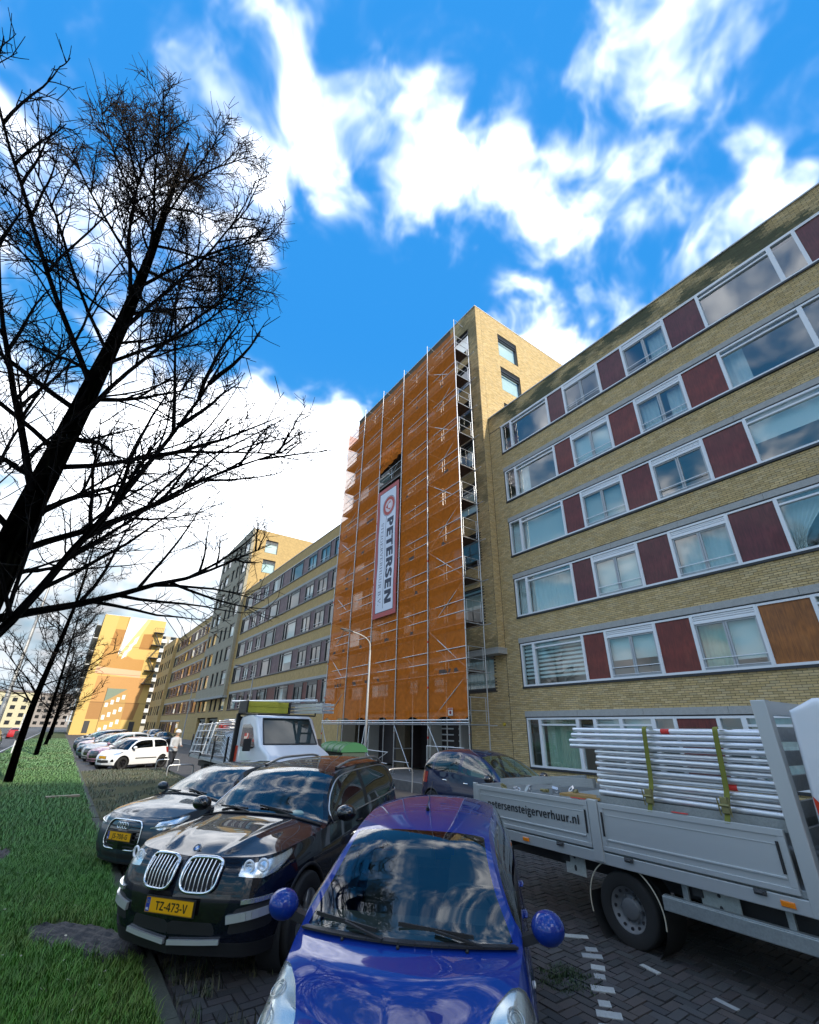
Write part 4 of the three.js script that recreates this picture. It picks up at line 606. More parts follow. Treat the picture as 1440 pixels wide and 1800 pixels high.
const MPV = { ...COMPACT, key: 'mpv', af: 2.15, ar: -2.15, w: .875, wf: 1.35, wr: -1.38, tintSide: false, plateY: .45,
  rows: row5(.2, .36, .56, .76, [.8, .81, .84, .95, 1.02, 1.06, 1.08, 1.1, 1.08, 1.06, 1.06], { df: .22, dr: .06 }),
  st: [{ e: 1.8 }, { c: [1.75, .95], e: 2.7, p: 2.6 }, { c: [1.32, 1.07], e: 3.35, p: 2.4 }, { c: [.86, 1.32], e: [.74, .66, 1.28], p: 2.4 }, { c: [.32, 1.54], e: [.22, .57, 1.49], p: 2.6 }, { c: [-.55, 1.64], e: [-.55, .6, 1.57], p: 2.6 }, { c: [-1.5, 1.59], e: [-1.45, .58, 1.52], p: 2.6 }, { c: [-1.92, 1.33], e: [-1.8, .66, 1.3], p: 2.6 }, { e: 7.9 }],
  win: [[2.55, 4.6], [4.75, 5.85], [6.0, 7.1]], head: { sy: true, min: 1.1, pts: [[.42, .66], [.5, .80], [.86, .92], [.87, .84], [.72, .7], [.5, .63]] }, tail: [[7.0, .8], [8.3, .8], [8.3, 1.06], [7.0, 1.06]], mirror: { a: .95, y: 1.08, z: .98, l: .12, h: .085, d: .1 }, handles: [[.0, .9], [-.85, .92]], handleMat: chrome };

// the blue city car in front
makeCar('hatchback', 'bright blue small hatchback with round mirrors and milky headlights, nearest to the camera', CITY, paint(.006, .032, .24, .3), { pos: [-3.74, 0, -2.85], yaw: 314 * D2R, rim: satin, extra: (o, G) => {
  const r = G.lid(4.55, .0); part(o, 'roof_aerial', merge([rod(V(r[0], r[1], 0), V(r[0] + .02, r[1] + .03, 0), .018, 8, .012), rod(V(r[0] + .02, r[1] + .03, 0), V(r[0] - .32, r[1] + .2, 0), .0035, 5)]), blackPl);
  for (const sg of [1, -1]) for (const [du, r] of [[0, .068], [.13, .045]]) { // round lamps under the lens
    const h = G.headC, at = G.headV.reduce((m, x) => { const d = q => Math.hypot(q.p[0] - h.p[0] + du, q.p[1] - h.p[1] - du * .75, q.p[2] - h.p[2]); return d(x) < d(m) ? x : m; }), n = V(at.n[0], at.n[1], at.n[2] * sg), q = new THREE.Quaternion().setFromUnitVectors(V(0, 0, 1), n), g = merge([new THREE.TorusGeometry(r, .006, 6, 28), new THREE.TorusGeometry(r * .62, .004, 6, 24), new THREE.SphereGeometry(r * .5, 14, 8).scale(1, 1, .14)]); g.applyQuaternion(q); g.translate(at.p[0] - n.x * .009, at.p[1] - n.y * .009, at.p[2] * sg - n.z * .009); part(o, 'headlamp_bowl', g, P([.45, .47, .47], { metalness: .7, roughness: .25 }));
  }
  for (const k of [-.55, .0, .5]) { const q = G.lid(1.9, Math.abs(k)), c = part(o, 'washer_nozzle', new THREE.SphereGeometry(.012, 8, 6), blackPl); c.position.set(q[0], q[1] + .006, q[2] * Math.sign(k || 1)); }
  const mr = part(o, 'interior_mirror', new THREE.BoxGeometry(.03, .06, .2), blackPl); const q = G.lid(3.75, 0); mr.position.set(q[0] - .08, q[1] - .1, 0);
  for (const sg of [1, -1]) { const p = G.sideAt(1.0, .62), b = part(o, 'side_indicator', new THREE.SphereGeometry(1, 10, 6).scale(.03, .018, .01), P([.8, .8, .76], { roughness: .2 })); b.position.set(.72, .66, (G.sideAt(.72, .66)[2] + .004) * sg); }
} });
// the large black car with two upright grilles
makeCar('large_car', 'glossy black tall estate car with twin chrome kidney grilles beside the blue hatchback', SUV, paint(.003, .005, .012, .1), { pos: [-7.05, 0, -3.09], yaw: 309.2 * D2R, plate: 'TZ-473-V', mirrorMat: blackGl, extra: (o, G) => {
  for (const sg of [1, -1]) {
    const n = 40, pts = [], cz = .225, cy = .835, hw = .178, hh = .125; for (let i = 0; i < n; i++) { const t = i / n * 6.2832, c = Math.cos(t), s = Math.sin(t), e = 2 / 3.6, z = cz + hw * Math.sign(c) * Math.abs(c) ** e * (1 + .06 * s), y = cy + hh * Math.sign(s) * Math.abs(s) ** e; const p = G.frontAt(z, Math.min(y, .93)); pts.push(V(p[0] + .03, y, z * sg)); }
    const cv = new THREE.CatmullRomCurve3(pts, true), gr = part(o, 'kidney_grille', new THREE.TubeGeometry(cv, 80, .014, 8, true), chrome);
    const top = pts.filter(p => p.y > cy + .03); part(gr, 'grille_rim', new THREE.TubeGeometry(new THREE.CatmullRomCurve3(pts.filter((p, i) => i > 1 && i < 19)), 30, .019, 6), chrome);
    const sh = new THREE.Shape(pts.map(p => new THREE.Vector2(p.z, p.y))); const bg = new THREE.ShapeGeometry(sh), bp = bg.attributes.position; for (let i = 0; i < bp.count; i++) { const z = bp.getX(i), y = bp.getY(i); bp.setXYZ(i, G.frontAt(Math.abs(z), Math.min(y, .93))[0] + .022, y, z); } bg.computeVertexNormals(); part(gr, 'grille_back', bg, M([.004, .004, .004], { roughness: .6, side: THREE.DoubleSide }));
    for (let k = 0; k < 8; k++) { const z = cz - hw * .82 + k * hw * 1.64 / 7, e = Math.sqrt(Math.max(.15, 1 - (Math.abs(z - cz) / hw) ** 3.4)), y0 = cy - hh * e * .96, y1 = cy + hh * e * .96, c = new THREE.CatmullRomCurve3([y0, cy, y1].map((y, i) => V(G.frontAt(z, Math.min(.93, y))[0] + (i === 1 ? .05 : .036), y, z * sg))); part(gr, 'slat', new THREE.TubeGeometry(c, 8, .0065, 6), chrome); }
    const tr = (z0, y0, z1, y1, h, m, nm) => { const l = []; for (let i = 0; i < 8; i++) { const f = t => { const z = lerp(z0, z1, t), p = G.frontAt(z, lerp(y0, y1, t)); return V(p[0] + .012, lerp(y0, y1, t), z * sg); }; l.push(bar(f(i / 8), f((i + 1) / 8), .03, h)); } part(o, nm, merge(l), m); };
    tr(.55, .53, .88, .585, .06, silver, 'bumper_trim'); tr(.02, .345, .5, .37, .035, silver, 'skid_trim'); tr(.66, .655, .86, .675, .03, reflector, 'fog_light');
    for (const s of [1.72, 2.25]) { const p = G.belt(s), z = p[2]; const ring = part(o, 'headlight_ring', new THREE.TorusGeometry(.045, .011, 8, 20).rotateY(Math.PI / 2 - (s - 1) * .28 * sg), P([.9, .92, .95], { roughness: .2 })); const q = G.frontAt(Math.min(.83, z * .97), .88); ring.position.set(q[0] - .02, .895 + (s - 1.7) * .02, Math.min(.83, z * .97) * sg); }
    const rail = [4.15, 4.6, 5.2, 5.8, 6.2].map((t, i) => { const p = G.lid(t, .9); return V(p[0], p[1] + (i % 4 ? .05 : .015), p[2] * sg); }); part(o, 'roof_rail', new THREE.TubeGeometry(new THREE.CatmullRomCurve3(rail), 24, .017, 8), satin);
    const wl = []; for (let t = 2.5; t <= 7.0; t += .25) { const p = G.side(t, .05); wl.push(V(p[0], p[1], (p[2] + .008) * sg)); } for (let t = 7.0; t >= 2.5; t -= .25) { const p = G.side(t, .9); wl.push(V(p[0], p[1], (p[2] + .006) * sg)); } part(o, 'window_trim', new THREE.TubeGeometry(new THREE.CatmullRomCurve3(wl, true), 120, .009, 6, true), satin);
  }
  const em = part(o, 'emblem', new THREE.CylinderGeometry(.041, .041, .012, 28), [blackGl, P(0xffffff, { roughness: .25, clearcoat: 1, map: canvas(128, 128, c => { c.fillStyle = '#15161a'; c.fillRect(0, 0, 128, 128); c.fillStyle = '#d6d9dc'; c.beginPath(); c.arc(64, 64, 62, 0, 7); c.fill(); c.fillStyle = '#15161a'; c.beginPath(); c.arc(64, 64, 57, 0, 7); c.fill(); for (let i = 0; i < 4; i++) { c.fillStyle = i % 2 ? '#2f74c8' : '#eef0f2'; c.beginPath(); c.moveTo(64, 64); c.arc(64, 64, 36, i * 1.5708, (i + 1) * 1.5708); c.fill(); } }) }), blackGl]); const q = G.lid(.28, 0); em.position.set(q[0] + .01, q[1] + .008, 0); em.rotation.z = -.75;
  const gl = part(o, 'glove', new THREE.SphereGeometry(1, 10, 8).scale(.07, .035, .09), M([.7, .68, .6])); gl.position.set(.72, 1.12, -.35);
} });
makeCar('compact_car', 'dark grey compact car with four ring emblem and yellow plate, left of the black car', COMPACT, paint(.035, .05, .065, .5), { pos: [-10.62, 0, -3.01], yaw: 302 * D2R, plate: 'JS-708-G', extra: (o, G) => {
  const fr = [[-.38, .46], [-.30, .36], [.30, .36], [.38, .46], [.36, .66], [.28, .725], [-.28, .725], [-.36, .66]].map(([z, y]) => { const p = G.frontAt(Math.abs(z), Math.min(y, .72)); return V(p[0] + .012, y, z); }); part(o, 'grille_frame', new THREE.TubeGeometry(new THREE.CatmullRomCurve3(fr, true, 'catmullrom', .2), 80, .013, 6, true), chrome);
  for (let i = 0; i < 4; i++) { const r = part(o, 'emblem_ring', new THREE.TorusGeometry(.038, .007, 6, 24).rotateY(Math.PI / 2), chrome); r.position.set(G.frontAt(.1, .66)[0] + .03, .665, -.0825 + i * .055); }
  for (let i = 0; i < 6; i++) { const y = .40 + i * .05; part(o, 'grille_slat', bar(V(G.frontAt(.2, y)[0] + .006, y, -.34), V(G.frontAt(.2, y)[0] + .006, y, .34), .012, .012), blackPl); }
  for (const sg of [1, -1]) { const l = []; for (let i = 0; i < 8; i++) { const f = t => { const z = lerp(.5, .82, t), y = lerp(.655, .70, t), p = G.frontAt(z, y); return V(p[0] + .006, y, z * sg); }; l.push(bar(f(i / 8), f((i + 1) / 8), .012, .016)); } part(o, 'headlight_strip', merge(l), reflector); }
} });
makeCar('family_car', 'dark blue rounded family car parked lengthwise behind the flatbed truck', MPV, paint(.006, .012, .045, .3), { pos: [-9.75, 0, -9.5], yaw: 0, mirrorMat: blackGl });
makeCar('hatchback', 'white three door hatchback with black wheels and tinted side windows by the grass', TWIN, paint(.78, .79, .8, 0), { pos: [-31.1, 0, -3.7], yaw: 302 * D2R, plate: 'SB-512-X', rim: blackGl, extra: (o, G) => { for (const sg of [1, -1]) part(o, 'door_strip', merge([...Array(6)].map((_, i) => { const f = t => { const a = lerp(.55, -.75, t), p = G.sideAt(a, .5); return V(a, .5, (p[2] + .004) * sg); }; return bar(f(i / 6), f((i + 1) / 6), .012, .045); })), blackPl); } });
// the row of cars parked beyond it, noses to the grass
[[COMPACT, [.30, .16, .22], 'mauve car squeezed between the white hatchback and the pale saloon', -34.4], [MPV, [.42, .43, .45], 'pale silver car with wide grille, third from the front of the far row', -37.6], [COMPACT, [.06, .11, .17], 'slate blue car, fourth in the far parked row', -40.9], [CITY, [.03, .05, .06], 'small dark teal car, fifth in the far parked row', -44.2], [COMPACT, [.5, .38, .40], 'pinkish beige car, sixth in the far parked row', -47.5], [MPV, [.02, .03, .06], 'tall navy people carrier, seventh in the far parked row', -51], [SUV, [.015, .015, .018], 'black high roofed car, eighth in the far parked row', -54.6], [COMPACT, [.45, .5, .54], 'light grey car at the far end of the parked row', -58.4]].forEach(([S, c, l, x], i) => makeCar('parked_car', l, S, paint(...c), { pos: [x, 0, -3.7 + (i % 3) * .18], yaw: (302 + (i % 2) * 3) * D2R, group: 'cars parked nose to the grass' }));
[[COMPACT, [.02, .025, .03], 'black car parked at the far kerb behind the worker', -62, -9.9], [MPV, [.35, .36, .38], 'silver car parked at the far kerb below the end wing', -68.5, -9.9], [CITY, [.03, .03, .035], 'small black car at the far kerb, last before the mural building', -75, -9.9]].forEach(([S, c, l, x, z]) => makeCar('parked_car', l, S, paint(...c), { pos: [x, 0, z], yaw: 0, group: 'cars at the far kerb' }));
makeCar('moving_car', 'red car driving away on the road beyond the tree trunks', COMPACT, paint(.4, .02, .025, .1), { pos: [-92, 0, 5.0], yaw: Math.PI });
makeCar('moving_car', 'black car on the road beside the striped barriers', MPV, paint(.012, .013, .015), { pos: [-58, 0, 4.9], yaw: Math.PI });

// ---------- flatbed truck at the right ----------
const aluMat = P([.56, .58, .58], { metalness: .55, roughness: .45 }), aluDull = P([.46, .48, .48], { metalness: .4, roughness: .55, map: mottle }), steel = M([.05, .05, .052], { roughness: .7 });
const orangeLens = P([.8, .22, .01], { roughness: .2, clearcoat: 1 }), whitePaint = paint(.72, .74, .76, 0), redPaint = paint(.62, .05, .02, 0), zinc = P([.42, .46, .46], { metalness: .6, roughness: .5, map: mottle });
const rbox = (x0, x1, y0, y1, z0, z1, b = .008) => { const s = new THREE.Shape(), w = Math.abs(x1 - x0) / 2 - b, h = Math.abs(y1 - y0) / 2 - b; s.moveTo(-w, -h); s.lineTo(w, -h); s.lineTo(w, h); s.lineTo(-w, h); const g = new THREE.ExtrudeGeometry(s, { depth: Math.abs(z1 - z0) - 2 * b, bevelSize: b, bevelThickness: b, bevelSegments: 2 }); g.translate((x0 + x1) / 2, (y0 + y1) / 2, Math.min(z0, z1) + b); return mUV(g); };
function dropside(x0, x1, y0, y1, z, sg) { // ribbed aluminium side board, outer face towards sg*z
  const f = (a, b, c, d, o0, o1) => rbox(a, b, c, d, z + sg * o0, z + sg * o1, .003);
  return merge([f(x0, x1, y0, y1, -.025, 0), f(x0, x1, y1 - .055, y1, .001, .014), f(x0, x1, y0, y0 + .045, .001, .014), f(x0, x0 + .06, y0 + .047, y1 - .057, .001, .012), f(x1 - .06, x1, y0 + .047, y1 - .057, .001, .012), f(x0 + .07, x1 - .07, y0 + .1, y0 + .118, .001, .014), f(x0 + .07, x1 - .07, y1 - .125, y1 - .115, .001, .005)]);
}
function cabBody(prof, z0, z1, bev) { const s = new THREE.Shape(prof.map(p => new THREE.Vector2(...p))), g = new THREE.ExtrudeGeometry(s, { depth: Math.abs(z1 - z0) - 2 * bev, bevelSize: bev, bevelThickness: bev, bevelSegments: 5 }); g.translate(0, 0, Math.min(z0, z1) + bev); return toCreasedNormals(g, .7); }
{
  const o = thing('flatbed_truck', 'aluminium flatbed truck with white and red cab, loaded with tubes, on the right', 'truck', null, [-3.8, 0, -6.65]), X = 3.8, Z = 6.65, put = (n, g, m) => { const q = part(o, n, g, m); q.position.set(X, 0, Z); return q; };
  put('load_floor', rbox(-6.08, -1.9, .84, .9, -7.66, -5.64), aluDull); put('side_rail', merge([rbox(-6.1, -1.9, .72, .838, -5.66, -5.615), rbox(-6.1, -1.9, .72, .838, -7.7, -7.65)]), aluMat);
  for (const [a, b] of [[-6.06, -4.07], [-3.92, -2.03]]) { put('dropside', dropside(a, b, .86, 1.335, -5.612, 1), aluMat); put('dropside', dropside(a, b, .86, 1.335, -7.69, -1), aluMat); }
  put('tailboard', mUV(box(-6.12, -6.09, .86, 1.335, -7.66, -5.64)), aluMat);
  for (const z of [-5.612, -7.69]) { put('stake', rbox(-4.06, -3.93, .74, 1.36, z - .03, z + .018), aluMat); put('corner_post', rbox(-6.14, -6.065, .74, 1.36, z - .03, z + .01), aluMat); }
  for (const x of [-4.11, -3.88, -2.1]) put('latch', rbox(x - .012, x + .012, 1.0, 1.24, -5.612 + .012, -5.59), blackPl);
  for (const x of [-4.55, -3.62, -2.35]) put('clasp', merge([rbox(x - .05, x + .05, .80, .84, -5.615, -5.59), rod(V(x - .03, .82, -5.585), V(x + .03, .82, -5.585), .01, 6)]), steel);
  for (const x of [-5.12, -2.15]) put('marker_light', rbox(x - .055, x + .055, .755, .80, -5.614, -5.598), orangeLens);
  put('headboard_post', rbox(-1.99, -1.86, .72, 2.42, -5.72, -5.61), aluMat); put('headboard_post', rbox(-1.99, -1.86, .72, 2.42, -7.69, -7.58), aluMat);
  put('headboard_beam', rbox(-1.985, -1.87, 2.29, 2.415, -7.578, -5.722), aluMat); for (let i = 0; i < 6; i++) put('headboard_slat', rbox(-1.94, -1.905, 1.0 + i * .21, 1.13 + i * .21, -7.578, -5.722), aluDull);
  put('underride_rail', merge([rbox(-3.32, .2, .455, .575, -5.66, -5.63), rbox(-3.32, .2, .565, .58, -5.72, -5.655), rbox(-3.32, .2, .45, .463, -5.72, -5.655)]), zinc);
  for (const x of [-3.1, -2.2, -1.2]) put('rail_bracket', rbox(x - .03, x + .03, .5, .73, -5.74, -5.7), zinc);
  put('chassis', mUV(merge([box(-6.0, 1.4, .5, .72, -7.2, -7.05), box(-6.0, 1.4, .5, .72, -6.25, -6.1), ...[-5.6, -4.6, -3, -1.8].map(x => box(x - .05, x + .05, .62, .83, -7.6, -5.75)), box(-2.9, -1.9, .42, .68, -6.2, -5.95)])), steel);
  for (const [a, b, c, d] of [[-4.62, -4.33, .5, .72], [-2.98, -2.62, .46, .74]]) { const p = put('bracket_plate', rbox(a, b, c, d, -5.78, -5.765), M([.5, .54, .52], { map: mottle })); part(p, 'slot', merge([new THREE.CylinderGeometry(.018, .018, .004, 12).rotateX(Math.PI / 2).scale(1, 1.8, 1).translate((a + b) / 2, (c + d) / 2 - .04, -5.763), new THREE.CylinderGeometry(.016, .016, .004, 12).rotateX(Math.PI / 2).translate((a + b) / 2, (c + d) / 2 + .07, -5.763)]), steel); }
  const wh = wheelGeo(.34, .21), ax = -3.78; // rear axle with twin wheels, steel discs with holes
  const disc = merge([new THREE.LatheGeometry([[.0, .03], [.09, .03], [.1, .0], [.13, -.02], [.19, .045], [.205, .05]].map(p => new THREE.Vector2(...p)), 32).rotateX(Math.PI / 2), ...[...Array(6)].map((_, i) => new THREE.CylinderGeometry(.012, .012, .03, 6).rotateX(Math.PI / 2).translate(.115 * Math.cos(i * 1.047), .115 * Math.sin(i * 1.047), .0))]);
  const holes = merge([...Array(12)].map((_, i) => new THREE.CylinderGeometry(.017, .017, .012, 10).rotateX(Math.PI / 2).translate(.168 * Math.cos(i * .5236), .168 * Math.sin(i * .5236), .03)));
  for (const [x, z, t] of [[ax, -5.78, 0], [ax, -6.01, 0], [ax, -7.54, 1], [ax, -7.31, 1], [.35, -5.8, 0], [.35, -7.5, 1]]) { const q = part(o, 'wheel', wh.tyre, rubber); q.position.set(x + X, .34, z + Z); if (t) q.rotation.y = Math.PI; const d = part(q, 'rim', disc, M([.16, .165, .17], { roughness: .55, metalness: .4 })); d.position.z = .03; part(d, 'rim_hole', holes, blackPl); }
  const arc = (r, a0, a1, z) => new THREE.CatmullRomCurve3([...Array(17)].map((_, i) => { const t = lerp(a0, a1, i / 16); return V(ax + r * Math.cos(t), .34 + r * Math.sin(t), z); }));
  const mg = put('mudguard', (() => { const g = new THREE.CylinderGeometry(.44, .44, .42, 28, 1, true, -1.75, 3.5); g.rotateX(Math.PI / 2); g.rotateZ(Math.PI); g.rotateZ(Math.PI); g.translate(ax, .34, -5.86); return g; })(), M([.02, .02, .02], { roughness: .6, side: THREE.DoubleSide })); part(mg, 'mudguard_edge', new THREE.TubeGeometry(arc(.44, -.15, Math.PI + .25, -5.65), 40, .007, 6), M([.5, .46, .36]));
  // cab
  const prof = [[-1.72, .55], [-1.72, 1.2], [-1.66, 2.28], [-1.5, 2.36], [-.55, 2.38], [-.2, 2.28], [.42, 1.5], [1.25, 1.28], [1.5, 1.05], [1.55, .5], [.85, .42], [-.3, .42]];
  const cb = put('cab', cabBody(prof, -7.62, -5.68, .07), whitePaint);
  part(cb, 'red_stripe', (() => { const s = new THREE.Shape([[-1.74, .5], [-1.74, 1.62], [-1.5, 1.3], [-1.0, 1.0], [.6, .9], [1.4, .86], [1.5, .45]].map(p => new THREE.Vector2(...p))); const g = new THREE.ShapeGeometry(s); g.translate(0, 0, -5.672); return g; })(), redPaint);
  part(cb, 'side_window', (() => { const s = new THREE.Shape([[-1.48, 1.58], [-1.45, 2.15], [-.55, 2.18], [-.1, 1.95], [.3, 1.5], [-.2, 1.48]].map(p => new THREE.Vector2(...p))); const g = new THREE.ExtrudeGeometry(s, { depth: .006, bevelEnabled: true, bevelSize: .02, bevelThickness: .004, bevelSegments: 2 }); g.translate(0, 0, -5.672); return g; })(), blackGl);
  part(cb, 'windshield', (() => { const g = new THREE.PlaneGeometry(1.7, 1.0); g.rotateY(Math.PI / 2); g.rotateZ(.675); g.translate(.185, 1.955, -6.65); return g; })(), blackGl);
  part(cb, 'wheel_well', new THREE.CylinderGeometry(.42, .42, .06, 28).rotateX(Math.PI / 2).translate(.35, .36, -5.69), blackPl);
  put('lettering', new THREE.PlaneGeometry(1.62, .17).translate(-5.02, 1.115, -5.604), new THREE.MeshStandardMaterial({ transparent: true, roughness: .6, map: canvas(1024, 110, (c, w, h) => { c.clearRect(0, 0, w, h); c.fillStyle = '#15171b'; c.font = 'bold 84px sans-serif'; c.textBaseline = 'middle'; const t = 'petersensteigerverhuur.nl', m = c.measureText(t).width; c.save(); c.scale(w / m, 1); c.fillText(t, 0, h / 2); c.restore(); }) }));
  put('tape', merge([rbox(-3.02, -2.86, 1.345, 1.352, -5.635, -5.595, .001), rbox(-4.3, -4.1, 1.345, 1.352, -5.635, -5.595, .001)]), redTape);
}
// its load: tubes, one by one, held by two straps
{
  const tube = (len, r = .0275) => memo('tb' + len, () => { const a = new THREE.CylinderGeometry(r, r, len, 12, 1, true).rotateZ(Math.PI / 2), b = new THREE.CylinderGeometry(r * .86, r * .86, len, 10, 1, true).rotateZ(Math.PI / 2), e = [1, -1].map(s => new THREE.RingGeometry(r * .86, r, 12).rotateY(s * Math.PI / 2).translate(s * len / 2, 0, 0)); return merge([a, b, ...e]); });
  const tm = [P([.78, .79, .8], { metalness: .7, roughness: .36 }), P([.68, .7, .71], { metalness: .7, roughness: .42 }), P([.84, .85, .85], { metalness: .7, roughness: .32 })];
  const G = 'scaffold tubes stacked on the flatbed', lab = ['long galvanised scaffold tube in the upper layers of the strapped stack', 'shorter galvanised scaffold tube in the lower layers of the strapped stack'];
  let n = 0; const ORD = ['first', 'second', 'third', 'fourth', 'fifth', 'sixth', 'seventh', 'eighth', 'ninth', 'tenth', 'eleventh', 'twelfth'];
  for (let r = 0; r < 12; r++) for (let c = 0; c < (r === 11 ? 9 : r % 3 === 0 ? 3 : 2); c++) {
    const long = r > 7, len = long ? 2.34 : 1.98, z = -5.74 - c * (r === 11 ? .2 : .075) - .02 * (r % 2) - (r > 9 ? .04 : 0) + (r === 11 ? -.03 : 0), y = 1.43 + r * .0635;
    const t = solo('scaffold_tube', tube(len), tm[n++ % 3], `galvanised scaffold tube in the ${ORD[r]} layer of the strapped stack, counted from below`, 'tube', G, [-1.96 - len / 2 + rr(-.02, .02), y + rr(-.003, .003), z]); t.rotation.set(rr(-3, 3), rr(-.006, .006), rr(-.004, .004));
    if ((r === 3 || r === 11) && c === 0) part(t, 'red_band', new THREE.CylinderGeometry(.0288, .0288, .1, 12, 1, true).rotateZ(Math.PI / 2).translate(r === 3 ? .55 : .1, 0, 0), redTape);
    if (c === 0 && r < 8) part(t, 'pin', merge([.06, .1].map(d => new THREE.SphereGeometry(.006, 6, 5).translate(len / 2 - d, .004, .0275))), galv);
  }
  solo('timber_bearer', mUV(box(-4.0, -1.98, 1.30, 1.4, -7.5, -5.72)), M([.33, .35, .34], { map: mottle }), 'grey packing bed under the strapped tube stack', 'packing');
  [-3.2, -2.42].forEach((x, i) => {
    const pts = [V(x - .06, 1.32, -5.6), V(x - .03, 1.6, -5.685), V(x, 2.12, -5.69), V(x, 2.178, -5.76), V(x + .02, 2.185, -6.6), V(x + .02, 2.175, -7.3)], cv = new THREE.CatmullRomCurve3(pts, false, 'catmullrom', .2), l = []; for (let k = 0; k < 30; k++) l.push(bar(cv.getPoint(k / 30), cv.getPoint((k + 1) / 30), .004, .05));
    const g = []; const P3 = cv.getPoints(60); const pos = [], ix = []; P3.forEach((p, k) => { pos.push(p.x - .026, p.y, p.z + .003, p.x + .026, p.y, p.z + .003); if (k) { const a = 2 * k - 2; ix.push(a, a + 1, a + 2, a + 1, a + 3, a + 2); } }); const bg = new THREE.BufferGeometry(); bg.setAttribute('position', new THREE.Float32BufferAttribute(pos, 3)); bg.setIndex(ix); bg.computeVertexNormals(); bg.setAttribute('uv', new THREE.Float32BufferAttribute(new Float32Array(pos.length / 3 * 2), 2));
    const bk = bg.clone(); bk.translate(0, 0, -.004); const s = solo('lashing_strap', merge([bg, bk]), M([.19, .2, .035], { roughness: .9, side: THREE.DoubleSide }), i ? 'olive webbing strap over the tubes nearest the cab' : 'olive webbing strap over the tubes nearest the tail of the flatbed', 'strap', 'lashing straps');
    part(s, 'ratchet', merge([rbox(x - .085, x - .015, 1.40, 1.54, -5.655, -5.6, .006), rod(V(x - .1, 1.47, -5.6), V(x, 1.47, -5.6), .014, 8), rod(V(x - .1, 1.38, -5.6), V(x - .1, 1.53, -5.585), .006, 6), rod(V(x, 1.38, -5.6), V(x, 1.53, -5.585), .006, 6)]), M([.3, .27, .12], { metalness: .6, roughness: .45 }));
  });
  // loose pieces at the tail of the bed
  [[-5.9, 1.37, -6.0, -4.6, 1.5, -6.4, .07, .09], [-5.5, 1.42, -6.3, -4.3, 1.48, -6.15, .06, .1], [-5.8, 1.2, -6.6, -4.2, 1.46, -6.7, .1, .08]].forEach((b, i) => solo('aluminium_beam', bar(V(b[0], b[1], b[2]), V(b[3], b[4], b[5]), b[6], b[7]), aluDull, ['loose aluminium beam lying nearest the tail corner of the flatbed', 'short aluminium beam on top of the loose pile in the flatbed', 'rear aluminium beam in the loose pile of the flatbed'][i], 'beam', 'loose beams in the flatbed'));
  for (let i = 0; i < 7; i++) { const x = -5.75 + i * .22, y = 1.3 + rr(0, .08), z = -5.85 - rr(0, .25); solo('scaffold_coupler', merge([new THREE.TorusGeometry(.04, .014, 6, 12), box(-.02, .06, -.05, -.02, -.02, .02), rod(V(.04, -.03, 0), V(.04, .06, .03), .01, 6)]), i % 3 ? galv : M([.35, .3, .14], { metalness: .6, roughness: .5 }), 'loose scaffold coupler in the heap at the tail of the flatbed', 'coupler', 'loose couplers', [x, y, z]).rotation.set(rr(0, 3), rr(0, 3), rr(0, 3)); }
  solo('wooden_board', mUV(box(-4.55, -3.95, 1.34, 1.37, -5.95, -5.7)), M([.45, .28, .1], { map: mottle }), 'short orange brown board on the flatbed beside the tube stack', 'board');
}
